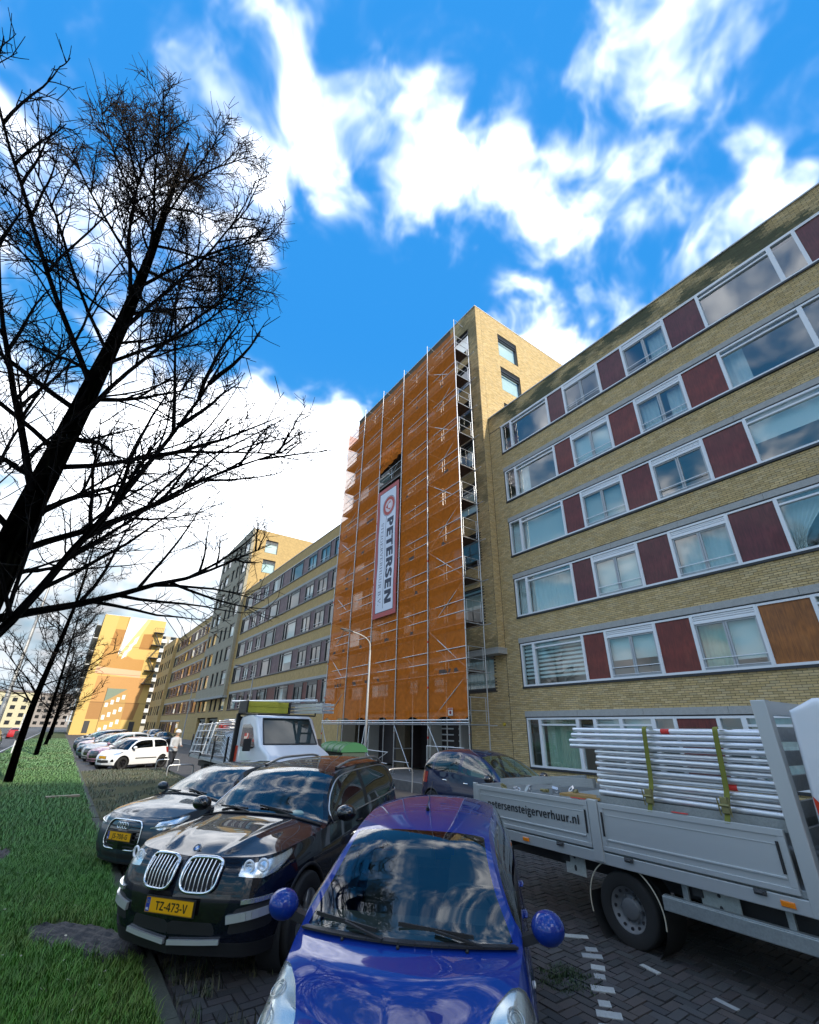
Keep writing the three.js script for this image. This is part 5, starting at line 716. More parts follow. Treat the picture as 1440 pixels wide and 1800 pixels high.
// ---------- white truck with scaffold frames, middle distance ----------
{
  const o = thing('white_truck', 'white flatbed truck facing the camera with a roof rack, loaded with scaffold frames', 'truck', null, [-18, 0, -6.2]), put = (n, g, m) => { const q = part(o, n, g, m); q.position.set(18, 0, 6.2); return q; };
  const prof = [[-17.75, .55], [-17.7, 1.3], [-17.66, 2.26], [-17.5, 2.36], [-16.45, 2.4], [-16.05, 2.28], [-15.38, 1.52], [-14.55, 1.28], [-14.3, 1.02], [-14.22, .5], [-14.9, .4], [-16.8, .4]];
  const cb = put('cab', cabBody(prof, -7.2, -5.18, .09), whitePaint);
  part(cb, 'windshield', (() => { const s = new THREE.Shape([[-.87, -.48], [.87, -.48], [.78, .46], [-.78, .46]].map(p => new THREE.Vector2(...p))), g = new THREE.ShapeGeometry(s); g.rotateY(Math.PI / 2); g.rotateZ(.723); g.translate(-15.622, 1.982, -6.19); return g; })(), P([.02, .035, .035], { roughness: .02, ior: 1.5 }));
  part(cb, 'windshield_rubber', (() => { const q = [[-.89, -.5], [.89, -.5], [.8, .48], [-.8, .48]], l = q.map((p, i) => { const r = q[(i + 1) % 4]; return rod(V(p[0], p[1], 0), V(r[0], r[1], 0), .02, 6); }), g = merge(l); g.rotateY(Math.PI / 2); g.rotateZ(.723); g.translate(-15.62, 1.984, -6.19); return g; })(), blackPl);
  for (const z of [-5.172, -7.208]) part(cb, 'side_window', (() => { const s = new THREE.Shape([[-17.3, 1.5], [-17.28, 2.15], [-16.5, 2.18], [-16.2, 2.08], [-15.75, 1.52], [-16.2, 1.42]].map(p => new THREE.Vector2(...p))), g = new THREE.ExtrudeGeometry(s, { depth: .004, bevelEnabled: false }); g.translate(0, 0, z); return g; })(), blackGl);
  part(cb, 'grille', merge([box(-14.28, -14.2, .7, 1.0, -6.7, -5.7), box(-14.22, -14.16, .48, .66, -7.15, -5.25)]), blackPl); for (const z of [-5.42, -6.96]) part(cb, 'headlight', new THREE.SphereGeometry(1, 14, 10).scale(.14, .13, .2).translate(-14.42, .95, z), lensMat);
  part(cb, 'bonnet_vent', merge([box(-15.3, -15.1, 1.455, 1.475, -6.9, -5.5)]), blackPl); part(cb, 'wiper', merge([bar(V(-15.3, 1.55, -5.6), V(-15.42, 1.66, -6.25), .02, .02), bar(V(-15.3, 1.55, -6.3), V(-15.42, 1.64, -6.95), .02, .02)]), blackPl);
  for (const s of [1, -1]) { const z = -6.19 + s * 1.22; part(cb, 'mirror', rbox(-15.95, -15.85, 1.4, 1.75, z - .12, z + .12, .03), blackPl); part(cb, 'mirror_arm', rod(V(-15.9, 1.5, z), V(-15.9, 1.5, -6.19 + s * 1.0), .02, 6), blackPl); }
  part(cb, 'red_corner', box(-17.76, -17.5, .7, 1.5, -5.182, -5.172), redPaint); part(cb, 'aerial', rod(V(-16.3, 2.36, -6.2), V(-16.35, 2.5, -6.2), .012, 6), blackPl);
  put('load_floor', rbox(-24.4, -17.95, .84, .95, -7.3, -5.1), aluDull); put('headboard', merge([rbox(-17.98, -17.84, .7, 2.5, -5.2, -5.08), rbox(-17.98, -17.84, .7, 2.5, -7.32, -7.2), rbox(-17.95, -17.88, .9, 2.42, -7.2, -5.2)]), blackPl);
  put('rack', merge([rod(V(-17.9, 2.5, -5.1), V(-17.9, 2.5, -7.3), .03, 8), rod(V(-15.9, 2.46, -5.2), V(-15.9, 2.46, -7.2), .025, 8), rod(V(-17.9, 2.5, -5.2), V(-15.9, 2.46, -5.2), .022, 8), rod(V(-17.9, 2.5, -7.2), V(-15.9, 2.46, -7.2), .022, 8), rod(V(-15.9, 2.46, -7.2), V(-15.9, 2.62, -7.2), .025, 8)]), blackPl);
  put('chassis', merge([box(-24.2, -14.9, .5, .7, -6.9, -6.7), box(-24.2, -14.9, .5, .7, -5.7, -5.5)]), steel);
  const wh = wheelGeo(.34, .22); for (const x of [-15.3, -22]) for (const z of [-5.32, -7.07]) { const q = part(o, 'wheel', wh.tyre, rubber); q.position.set(x + 18, .34, z + 6.2); if (z < -6) q.rotation.y = Math.PI; part(q, 'rim', wh.rim, satin); part(q, 'brake_disc', wh.disc, blackPl); }
  for (const x of [-24.35, -22.4, -20.4, -18.6]) put('stake', rbox(x - .04, x + .04, .85, 1.75, -5.14, -5.08), blackPl);
  // load: frames leaning and lying, each one a thing
  const frame = (l, h) => memo(`sf${l}${h}`, () => merge([rod(V(-l / 2, -h / 2, 0), V(-l / 2, h / 2, 0), .025, 6), rod(V(l / 2, -h / 2, 0), V(l / 2, h / 2, 0), .025, 6), ...[...Array(5)].map((_, i) => rod(V(-l / 2, -h / 2 + .06 + i * (h - .12) / 4, 0), V(l / 2, -h / 2 + .06 + i * (h - .12) / 4, 0), .02, 6))]));
  const ORD9 = ['first', 'second', 'third', 'fourth', 'fifth', 'sixth', 'seventh', 'eighth', 'ninth', 'tenth', 'eleventh', 'twelfth', 'thirteenth', 'fourteenth', 'fifteenth', 'sixteenth', 'seventeenth'], Gf = 'scaffold frames on the white truck';
  for (let i = 0; i < 9; i++) { const f = solo('ladder_section', frame(2.4, 1.2), i % 2 ? galv : alu, `ladder shaped scaffold frame leaning on the white truck, ${ORD9[i]} from the outside`, 'ladder section', Gf, [-23.0 + (i % 3) * .12, 1.62, -5.15 - i * .06]); f.rotation.set(-.16, rr(-.03, .03), .02); }
  for (let i = 0; i < 17; i++) { const f = solo('ladder_section', frame(2.0, .75), i % 3 ? galv : alu, `flat scaffold frame in the pile behind the white cab, ${ORD9[i]} from below`, 'ladder section', Gf, [-20.6 + rr(-.12, .12), 1.05 + i * .078, -5.75 + rr(-.08, .08)]); f.rotation.set(-Math.PI / 2 + rr(-.02, .02), rr(-.02, .02), rr(-.06, .06)); }
  for (let i = 0; i < 7; i++) { const f = solo('ladder_section', frame(1.3, .7), alu, `short frame propped crosswise beside the white cab, ${ORD9[i]} from the outside`, 'ladder section', Gf, [-18.9 + i * .05, 1.25 + i * .04, -5.3 - i * .05]); f.rotation.set(.1, .2, -.5 + i * .05); }
  for (let i = 0; i < 6; i++) solo('scaffold_deck', mUV(rbox(-21.9 + rr(-.1, .1), -18.2, 2.06 + i * .075, 2.12 + i * .075, -7.1, -6.4)), aluDull, `aluminium deck plank in the high pile on the white truck, ${ORD9[i]} from below`, 'plank', 'deck planks on the white truck');
  solo('red_bundle', mUV(rbox(-21.6, -21.2, 2.0, 2.14, -5.75, -5.45)), redTape, 'small red bundle on top of the scaffold frames', 'bundle');
  const yb = solo('yellow_crate', mUV(merge([rbox(-17.85, -17.0, 2.54, 2.9, -6.62, -5.15, .02), rbox(-17.87, -16.98, 2.74, 2.77, -6.64, -5.13, .008)])), P([.5, .47, .05], { roughness: .5, map: mottle }), 'yellow green crate on the roof rack of the white truck', 'crate'); for (const z of [-5.16, -6.7]) part(yb, 'end_cap', rbox(-17.88, -16.97, 2.52, 2.92, z, z + .06), blackPl);
  for (let i = 0; i < 3; i++) solo('rack_ladder', merge([bar(V(-17.9, 2.6 + i * .11, -7.25), V(-14.6, 2.56 + i * .11, -7.25), .03, .07), bar(V(-17.9, 2.6 + i * .11, -6.85), V(-14.6, 2.56 + i * .11, -6.85), .03, .07), ...[...Array(10)].map((_, k) => rod(V(-17.7 + k * .32, 2.6 + i * .11, -7.25), V(-17.7 + k * .32, 2.6 + i * .11, -6.85), .015, 6))]), alu, `${['lowest', 'middle', 'topmost'][i]} aluminium ladder lying on the roof rack of the white truck`, 'ladder', 'ladders on the roof rack');
  solo('rack_pole', rod(V(-19.6, 2.98, -5.3), V(-15.2, 2.92, -6.9), .04, 10), whitePaint, 'white pole lying across the yellow crate on the roof rack', 'pole');
}
// ---------- bicycle stands, container, barriers, plank ----------
const hoop = (l, h) => { const r = .08, c = new THREE.CurvePath(), p = [V(0, -.1, 0), V(0, h - r, 0), V(0, h - r * .3, r * .3), V(0, h, r), V(0, h, l - r), V(0, h - r * .3, l - r * .3), V(0, h - r, l), V(0, -.1, l)]; return new THREE.TubeGeometry(new THREE.CatmullRomCurve3(p, false, 'centripetal'), 60, .026, 8); };
[[-31.2, -5.45, .5, 'farthest low bicycle hoop beside the white hatchback'], [-28.2, -5.5, .5, 'middle low bicycle hoop at the edge of the earth patch'], [-24.4, -5.4, .5, 'nearest low bicycle hoop in front of the worker'], [-15.6, -11.2, .78, 'single bicycle hoop in front of the scaffold']].forEach(([x, z, h, l]) => solo('bicycle_stand', hoop(1.05, h), galv, l, 'bicycle stand', 'bicycle stands', [x, .0, z]));
{
  const o = thing('waste_container', 'dark container with domed green lid in front of the scaffold', 'container', null, [-17.9, 0, -9.4]);
  part(o, 'bin_body', rbox(-1.0, 1.0, .2, 1.3, -.5, .5, .04), M([.03, .05, .04], { roughness: .6 })); const g = new THREE.CylinderGeometry(.58, .58, 2.1, 20, 6, false, 0, Math.PI); g.rotateZ(Math.PI / 2); g.scale(1, .55, 1); g.translate(0, 1.28, 0); part(o, 'lid', toCreasedNormals(strip(g), .6), M([.02, .11, .045], { roughness: .45 }));
  part(o, 'lid_rib', merge([-.8, -.27, .27, .8].map(x => { const t = new THREE.TorusGeometry(.59, .02, 6, 16, Math.PI); t.rotateY(Math.PI / 2); t.scale(1, .55, 1); t.translate(x, 1.285, 0); return t; })), M([.02, .1, .04], { roughness: .5 }));
  for (const x of [-.8, .8]) for (const z of [-.4, .4]) part(o, 'castor', new THREE.CylinderGeometry(.09, .09, .05, 14).rotateX(Math.PI / 2).translate(x, .1, z), rubber);
}
for (let i = 0; i < 4; i++) { const o = thing('road_barrier', 'red and white striped barrier board across the road', 'barrier', 'striped road barriers', [-62 - i * .4, 0, 6.6 + i * 1.25]); const st = canvas(256, 256, (c, w, h) => { c.fillStyle = '#eee'; c.fillRect(0, 0, w, h); c.fillStyle = '#c8281e'; for (let k = -4; k < 8; k += 2) { c.beginPath(); c.moveTo(k * 42, h); c.lineTo(k * 42 + 42, h); c.lineTo(k * 42 + 170, 0); c.lineTo(k * 42 + 128, 0); c.fill(); } }); part(o, 'board', mUV(rbox(-.02, .02, .35, 1.35, -.28, .28)), M(0xffffff, { map: st })); part(o, 'foot', rbox(-.3, .3, 0, .1, -.2, .2), blackPl); part(o, 'post', rbox(-.03, -.021, .1, .4, -.03, .03, .002), galv); }
solo('wooden_plank', mUV(rbox(-.1, .1, 0, .05, -.42, .42)), M([.42, .33, .22], { map: mottle }), 'weathered plank lying on the grass verge', 'plank', null, [-18.6, .12, -.62]).rotation.y = .08;
{ const o = thing('sign_post', 'thin road sign post with dark box beside the far trees', 'sign', null, [-45, .05, 2.3]); part(o, 'post', rod(V(0, 0, 0), V(0, 2.6, 0), .04, 8), whitePaint); part(o, 'box', rbox(-.25, .25, 1.0, 1.5, -.2, .2), blackPl); }

// ---------- worker ----------
{
  const o = thing('person', 'worker in grey hooded top, dark trousers and white helmet beside the white truck', 'person', null, [-26.3, .05, -4.75], 0.35);
  const caps = []; const bone = (a, b, r0, r1) => caps.push([a, b, r0, r1]);
  // x forward, y up, z right
  bone([0, .98, 0], [.02, 1.18, 0], .155, .15); bone([.02, 1.18, 0], [.05, 1.42, 0], .15, .16); bone([.05, 1.42, -.15], [.05, 1.42, .15], .085, .085); bone([.06, 1.45, 0], [.09, 1.6, 0], .065, .06);
  bone([0, .95, .09], [.13, .52, .1], .10, .068); bone([.13, .52, .1], [-.02, .1, .11], .066, .045); bone([-.02, .08, .11], [.16, .05, .12], .048, .04);
  bone([0, .95, -.09], [-.08, .5, -.11], .10, .068); bone([-.08, .5, -.11], [-.3, .14, -.1], .066, .045); bone([-.3, .11, -.1], [-.14, .05, -.1], .046, .04);
  bone([.05, 1.42, .2], [.12, 1.14, .25], .062, .05); bone([.12, 1.14, .25], [.38, 1.1, .16], .048, .036); bone([.05, 1.42, -.2], [.1, 1.15, -.26], .062, .05); bone([.1, 1.15, -.26], [.36, 1.16, -.14], .048, .036);
  const sd = (x, y, z) => { let d = 1e3; for (const [a, b, r0, r1] of caps) { const bx = b[0] - a[0], by = b[1] - a[1], bz = b[2] - a[2], px = x - a[0], py = y - a[1], pz = z - a[2], t = Math.max(0, Math.min(1, (px * bx + py * by + pz * bz) / (bx * bx + by * by + bz * bz))), e = Math.hypot(px - bx * t, py - by * t, pz - bz * t) - lerp(r0, r1, t), k = .05, h = Math.max(k - Math.abs(d - e), 0) / k; d = Math.min(d, e) - h * h * k * .25; } return d; };
  const N = 96, mc = new MarchingCubes(N, new THREE.MeshStandardMaterial(), false, false, 200000); mc.isolation = 0; const S = 1.0, ctr = [0, .9, 0];
  for (let k = 0; k < N; k++) for (let j = 0; j < N; j++) for (let i = 0; i < N; i++) mc.field[i + j * N + k * N * N] = -sd(ctr[0] + (i - N / 2) / (N / 2) * S, ctr[1] + (j - N / 2) / (N / 2) * S, ctr[2] + (k - N / 2) / (N / 2) * S);
  mc.update(); const pos = Array.from(mc.positionArray.subarray(0, mc.count * 3)), col = []; for (let i = 0; i < pos.length; i += 3) { pos[i] = pos[i] * S + ctr[0]; pos[i + 1] = pos[i + 1] * S + ctr[1]; pos[i + 2] = pos[i + 2] * S + ctr[2]; const y = pos[i + 1], hand = pos[i] > .33 && y > 1.0 && y < 1.25, c = y < .1 ? [.03, .025, .02] : y < .93 ? [.02, .022, .03] : y > 1.54 || hand ? [.45, .28, .2] : [.42, .43, .45]; col.push(...c); }
  const g = new THREE.BufferGeometry(); g.setAttribute('position', new THREE.Float32BufferAttribute(pos, 3)); g.setAttribute('color', new THREE.Float32BufferAttribute(col, 3)); const gm = mergeVertices(g, 1e-4); gm.computeVertexNormals(); part(o, 'body', gm, M(0xffffff, { vertexColors: true, roughness: .9 }));
  const hd = new THREE.SphereGeometry(.105, 20, 16); hd.scale(.95, 1.18, .8); const hp = hd.attributes.position; for (let i = 0; i < hp.count; i++) { const x = hp.getX(i), y = hp.getY(i), z = hp.getZ(i); if (x > .05) { hp.setX(i, x + .02 * Math.exp(-((y + .01) ** 2) / .0006 - z * z / .0003) - .012 * Math.exp(-((y - .022) ** 2) / .0002 - ((Math.abs(z) - .033) ** 2) / .0003) - .006 * Math.exp(-((y + .055) ** 2) / .00006 - z * z / .0008)); } } hd.computeVertexNormals(); hd.translate(.115, 1.7, 0);
  const head = part(o, 'head', merge([hd, ...[1, -1].map(s => new THREE.SphereGeometry(.025, 8, 6).scale(.6, 1.2, .4).translate(.105, 1.7, s * .086))]), M([.45, .28, .2], { roughness: .7 }));
  const hm = new THREE.SphereGeometry(.135, 20, 10, 0, Math.PI * 2, 0, Math.PI * .52); hm.scale(1.1, .95, .9); hm.translate(.1, 1.745, 0); part(o, 'helmet', merge([hm, new THREE.CylinderGeometry(.15, .155, .015, 20).scale(1.12, 1, .88).translate(.12, 1.745, 0)]), P([.8, .8, .79], { roughness: .3 }));
  for (const [x, y, z, s] of [[.40, 1.1, .15, 1], [.385, 1.165, -.13, -1]]) { const l = [new THREE.SphereGeometry(.042, 10, 8).scale(1.1, .45, .95).translate(x + .02, y, z)]; for (let f = 0; f < 4; f++) { const q = V(x + .055, y, z + (f - 1.5) * .02), e = .05 + .012 * (1.5 - Math.abs(f - 1.3)); l.push(rod(q, V(q.x + e * .6, y - .01, q.z), .009, 6), rod(V(q.x + e * .6, y - .01, q.z), V(q.x + e, y - .04, q.z), .008, 6, .006)); } l.push(rod(V(x, y, z - .03 * s), V(x + .04, y - .015, z - .06 * s), .01, 6, .008)); part(o, 'hand', merge(l), M([.45, .28, .2], { roughness: .7 })); }
}
// ---------- mural building and other far buildings ----------
{
  const o = thing('mural_building', 'tall yellow gable wall painted with giant flats mural at the end of the street', 'building', null, [-122, 0, -8]);
  const mural = canvas(1024, 1960, (c, w, h) => {
    const p = (col, pts) => { c.fillStyle = col; c.beginPath(); pts.forEach(([x, y], i) => i ? c.lineTo(x * w, y * h) : c.moveTo(x * w, y * h)); c.fill(); };
    c.fillStyle = '#cfae66'; c.fillRect(0, 0, w, h);
    p('#c9a45c', [[.22, 0], [.42, 0], [.36, .36], [.2, .36]]); p('#a9793f', [[.22, .12], [.40, .12], [.36, .27], [.2, .27]]); p('#b98a4c', [[.14, .27], [.62, .37], [.8, .37], [.8, .52], [.14, .52]]); p('#b98a4c', [[.14, .27], [.37, .27], [.37, .4], [.14, .4]]);
    p('#e9e7e0', [[.40, 0], [.68, 0], [.37, .35], [.36, .33]]); p('#d6bd83', [[.68, 0], [.74, 0], [.5, .36], [.37, .355]]); p('#a9793f', [[.68, .14], [.86, .13], [.86, .28], [.66, .28]]);
    for (let i = 0; i < 3; i++) p('#efece4', [[.56 - i * .055, .19 + i * .06], [.62 - i * .055, .16 + i * .06], [.6 - i * .055, .23 + i * .06], [.54 - i * .055, .26 + i * .06]]);
    p('#dcb08c', [[.1, .455], [.8, .47], [.8, .53], [.1, .51]]); p('#bf9058', [[.16, .53], [.9, .53], [.9, .62], [.82, .88], [.16, .88]]); p('#a87c4a', [[.16, .74], [.9, .74], [.86, .88], [.16, .88]]);
    p('#7f8c7a', [[.36, .63], [.66, .63], [.36, .74]]); p('#b8935a', [[.36, .735], [.68, .64], [.68, .9], [.36, .98]]); p('#c7a35c', [[.36, .9], [.7, .88], [.7, 1], [.36, 1]]);
    c.fillStyle = '#efece6'; for (let r = 0; r < 3; r++) for (let k = 0; k < 4; k++) { const x = .385 + k * .075, y = .745 - k * .022 + r * .1; c.fillRect(x * w, y * h, .045 * w, .036 * h); }
    c.fillStyle = '#4a3a26'; for (const y of [.265, .51, .745]) c.fillRect(0, y * h, w, 4); c.fillRect(.355 * w, .62 * h, 6, .38 * h); c.fillRect(.375 * w, 0, 5, .35 * h);
    for (let i = 0; i < 9000; i++) { c.fillStyle = `rgba(${rnd() < .5 ? '60,45,20' : '250,235,200'},${rr(.02, .06)})`; c.fillRect(rnd() * w, rnd() * h, rr(2, 26), rr(1, 4)); }
  });
  const face = new THREE.PlaneGeometry(12.5, 24.4); face.rotateY(Math.PI / 2); face.translate(.006, 12.2, 0); part(o, 'mural', face, M(0xffffff, { map: mural, bumpMap: grainBump, bumpScale: .004 }));
  part(o, 'wall', mUV(box(-40, 0, -.2, 24.4, -6.25, 6.25), .5), wallFar); part(o, 'coping', box(-40.1, .05, 24.4, 24.5, -6.3, 6.3), coping);
  for (let k = 0; k < 8; k++) part(o, 'balcony', merge([box(-38, -1, 2.4 + k * 2.8, 2.55 + k * 2.8, 6.26, 7.3), box(-38, -1, 2.55 + k * 2.8, 3.5 + k * 2.8, 7.2, 7.3)]), k % 2 ? concrete : coping);
  for (let k = 0; k < 5; k++) { const y = 10.2 + k * 2.8, t = part(o, 'stair_landing', merge([box(.03, 1.6, y, y + .12, -6.3, -4.2), ...[...Array(7)].map((_, i) => rod(V(1.6, y, -6.2 + i * .33), V(1.6, y + 1.05, -6.2 + i * .33), .025, 4)), rod(V(1.6, y + 1.05, -6.3), V(1.6, y + 1.05, -4.2), .03, 5), rod(V(.05, y + 1.05, -4.2), V(1.6, y + 1.05, -4.2), .03, 5)]), steel); if (k < 4) part(t, 'stair_flight', bar(V(.8, y + .1, k % 2 ? -6 : -4.4), V(.8, y + 2.8, k % 2 ? -4.4 : -6), .9, .12), steel); }
  part(o, 'door', box(.01, .05, .3, 2.6, -5, -4), steel); part(o, 'door', box(.01, .05, .3, 2.6, 3.2, 4.2), steel);
}
{
  const o = thing('balcony_block', 'distant white apartment block with stacked balconies behind the mural building', 'building', null, [-160, 0, -22]); part(o, 'wall', mUV(box(-6, 0, 0, 27, -9, 9), .5), M([.5, .46, .36], { map: mottle })); for (let k = 0; k < 9; k++) for (let i = 0; i < 5; i++) { const b = part(o, 'balcony', memo('fb', () => merge([box(0, 1.3, 0, .15, 0, 3.0), box(1.2, 1.3, .15, 1.05, 0, 3.0)])), coping); b.position.set(0, 2.4 + k * 2.8, -8.8 + i * 3.6); part(b, 'window', memo('fbw', () => box(.01, .05, .3, 2.1, .4, 2.6)), blackGl); }
}
[[-270, 26, 14, 26, 'pale yellow far house row beyond the road', [.6, .55, .36]], [-300, 52, 18, 30, 'grey far block behind the road at the left edge', [.42, .43, .44]], [-330, 8, 16, 22, 'brownish far block straight down the road', [.34, .3, .27]]].forEach(([x, z, h, w, l, c]) => { const o = thing('far_house', l, 'building', 'far houses', [x, 0, z]); part(o, 'wall', mUV(box(-10, 0, 0, h, -w / 2, w / 2), .3), M(c, { map: mottle })); part(o, 'roof', box(-10.3, .3, h, h + .8, -w / 2 - .3, w / 2 + .3), M([.16, .14, .14])); for (let r = 0; r < Math.floor(h / 3); r++) for (let k = 0; k < 7; k++) part(o, 'window', memo('fhw', () => box(.01, .12, 0, 1.5, 0, 1.7)), blackGl).position.set(0, 1.2 + r * 3, -w / 2 + 1.4 + k * (w - 3.5) / 6); });
// unseen slab block added beyond the right edge to throw shade over the near street
{ const o = thing('added_shade_slab', 'added tall brick slab block, unseen outside the picture, that shades the near street', 'building', null, [34, 0, 1]); part(o, 'wall', mUV(box(0, 12, 0, 30.5, -14.8, 17), .5), wallFar); part(o, 'coping', box(-.1, 12.1, 30.5, 30.6, -14.9, 17.1), coping); for (let r = 0; r < 10; r++) for (let k = 0; k < 8; k++) { const w = part(o, 'window', memo('csf', () => merge([box(-.03, .1, 0, .08, 0, 2.4), box(-.03, .1, 1.62, 1.7, 0, 2.4), box(-.03, .1, .08, 1.62, 0, .08), box(-.03, .1, .08, 1.62, 2.32, 2.4)])), whiteFrame); w.position.set(-.02, 1 + r * 2.83, -14 + k * 3.9); part(w, 'glass', memo('csg', () => box(-.01, .01, .08, 1.62, .08, 2.32)), blackGl); } }

// ---------- trees ----------
const bark = (() => { const t = tex(256, 512, (u, v) => { const n = 0.5 + 0.5 * tile(u, v, 26) , s = 0.5 + 0.5 * n3(u * 40, v * 6, 2), m = sst(.55, .8, .5 + .5 * tile(u, v, 9, 4)); return [lerp(.26, .48, n * s) + .16 * m, lerp(.24, .45, n * s) + .17 * m, lerp(.22, .39, n * s) + .1 * m]; }); return M(0xffffff, { map: t, bumpMap: t, bumpScale: .012, roughness: .95 }); })();
const twigMat = M([.085, .074, .068], { roughness: .9 });
function tubes() { // collects tapered limbs
  const pos = [], nor = [], uv = [], idx = [];
  return {
    add(pts, r0, r1, sides) {
      const n = pts.length, base = pos.length / 3; let prev = V(1, 0, 0);
      for (let i = 0; i < n; i++) {
        const d = pts[Math.min(n - 1, i + 1)].clone().sub(pts[Math.max(0, i - 1)]).normalize(), a = prev.clone().sub(d.clone().multiplyScalar(prev.dot(d))); if (a.lengthSq() < 1e-4) a.set(0, 0, 1).sub(d.clone().multiplyScalar(d.z)); a.normalize(); prev = a; const b = d.clone().cross(a), t = i / (n - 1), r = lerp(r0, r1, t);
        for (let k = 0; k <= sides; k++) { const th = k / sides * 6.2832, c = Math.cos(th), s = Math.sin(th), x = a.x * c + b.x * s, y = a.y * c + b.y * s, z = a.z * c + b.z * s; const rb = sides > 6 ? r * (1 + .09 * n3(x * 2 + pts[i].y * 2.5, y * 2 + pts[i].y, z * 2)) : r; pos.push(pts[i].x + x * rb, pts[i].y + y * rb, pts[i].z + z * rb); nor.push(x, y, z); uv.push(k / sides * (sides > 6 ? 2 : 1), pts[i].y * .8); }
      }
      for (let i = 0; i + 1 < n; i++) for (let k = 0; k < sides; k++) { const a = base + i * (sides + 1) + k, b = a + sides + 1; idx.push(a, b, a + 1, a + 1, b, b + 1); }
    },
    build() { const g = new THREE.BufferGeometry(); g.setAttribute('position', new THREE.Float32BufferAttribute(pos, 3)); g.setAttribute('normal', new THREE.Float32BufferAttribute(nor, 3)); g.setAttribute('uv', new THREE.Float32BufferAttribute(uv, 2)); g.setIndex(idx); return g; }
  };
}
function grow(p, dir, len, n, wob, lift) { const pts = [p.clone()], d = dir.clone().normalize(), st = len / n; let q = p.clone(); for (let i = 0; i < n; i++) { d.add(V(rr(-wob, wob), rr(-wob, wob) + lift, rr(-wob, wob))).normalize(); q = q.clone().addScaledVector(d, st); pts.push(q); } return pts; }
const along = (pts, t) => { const f = t * (pts.length - 1), i = Math.min(pts.length - 2, Math.floor(f)); return [pts[i].clone().lerp(pts[i + 1], f - i), pts[i + 1].clone().sub(pts[i]).normalize()]; };
function makeTree({ h, r, first, prim, plen, sec, ter, qua, lean = [0, 0], rt = 1 }) {
  const T = tubes(), L = tubes(), W = tubes(), trunk = []; for (let i = 0; i <= 16; i++) { const t = i / 16; trunk.push(V(lean[0] * t + .12 * Math.sin(t * 5 + 1) * t, t * h, lean[1] * t + .1 * Math.sin(t * 7))); }
  T.add(trunk.map((p, i) => p), r, r * .1, 12);
  const side = d => { const a = V(rr(-1, 1), rr(-1, 1), rr(-1, 1)); return a.addScaledVector(d, -a.dot(d)).normalize(); };
  for (let i = 0; i < prim; i++) {
    const t = lerp(first, .93, Math.pow(i / (prim - 1), .92)), [p, td] = along(trunk, t), az = i * 2.4 + rr(-.4, .4), el = lerp(.3, 1.0, t) + rr(-.15, .12), len = plen * lerp(1, .36, (t - first) / (1 - first)) * rr(.8, 1.12), R = r * lerp(1, .1, t) * rr(.24, .4);
    const b = grow(p, V(Math.cos(az) * Math.cos(el), Math.sin(el), Math.sin(az) * Math.cos(el)), len, 9, .11, .012); L.add(b, Math.max(R, .018), .006 * rt, 6);
    for (let j = 0; j < sec; j++) {
      const u = lerp(.16, .98, (j + rnd()) / sec), [q, d] = along(b, u), l2 = len * lerp(.5, .2, u) * rr(.7, 1.2), s = d.clone().multiplyScalar(.85).addScaledVector(side(d), .75).add(V(0, .14, 0)), c = grow(q, s, l2, 6, .13, .02); L.add(c, Math.max(.008, R * .36) * rt, .004 * rt, 4);
      for (let k = 0; k < ter; k++) {
        const v = lerp(.12, 1, (k + rnd()) / ter), [q2, d2] = along(c, v), l3 = Math.max(.2, l2 * lerp(.5, .26, v)) * rr(.6, 1.2), e = grow(q2, d2.clone().multiplyScalar(.8).addScaledVector(side(d2), .8).add(V(0, .1, 0)), l3, 4, .16, .02); W.add(e, .0058 * rt, .0032 * rt, 3);
        for (let m = 0; m < qua; m++) { const [q3, d3] = along(e, rr(.15, .95)); W.add(grow(q3, d3.clone().multiplyScalar(.7).addScaledVector(side(d3), .9), rr(.1, .3), 2, .1, .03), .0042 * rt, .0026 * rt, 3); }
      }
    }
  }
  return { trunk: T.build(), limbs: L.build(), twigs: W.build() };
}
function plantTree(g, label, pos, turn, sc = 1) { const o = thing('bare_tree', label, 'tree', 'row of bare street trees', pos, turn); o.scale.setScalar(sc); part(o, 'trunk', g.trunk, bark); const c = part(o, 'crown', g.limbs, twigMat); part(c, 'twigs', g.twigs, twigMat); return o; }
seed = 777;
plantTree(makeTree({ h: 12.2, r: .2, first: .2, prim: 42, plen: 3.9, sec: 13, ter: 7, qua: 3, rt: 1.2 }), 'large bare tree whose branches fill the upper left of the picture', [-6.3, 0, .9], 0.4);
seed = 4242; const tA = makeTree({ h: 11, r: .15, first: .26, prim: 26, plen: 3.2, sec: 7, ter: 5, qua: 2, lean: [.2, -.1], rt: 1.7 }), tB = makeTree({ h: 10.5, r: .15, first: .24, prim: 26, plen: 3.3, sec: 7, ter: 5, qua: 2, lean: [-.15, .1], rt: 2.4 });
[[-23.7, 1.0, 'young bare tree with slim trunk, second in the row on the verge'], [-41.8, .8, 'third bare tree of the row, beside the white hatchback in view'], [-60.5, .7, 'fourth bare tree of the row down the verge'], [-78, .7, 'fifth bare tree of the row down the verge'], [-96, .8, 'sixth bare tree, small in the distance'], [-113, .8, 'seventh bare tree near the mural wall'], [-131, 1, 'last and smallest bare tree in the row']].forEach(([x, z, l], i) => plantTree(i % 2 ? tB : tA, l, [x, .02, z], i * 1.3, 1 + .06 * ((i * 7) % 3 - 1)));

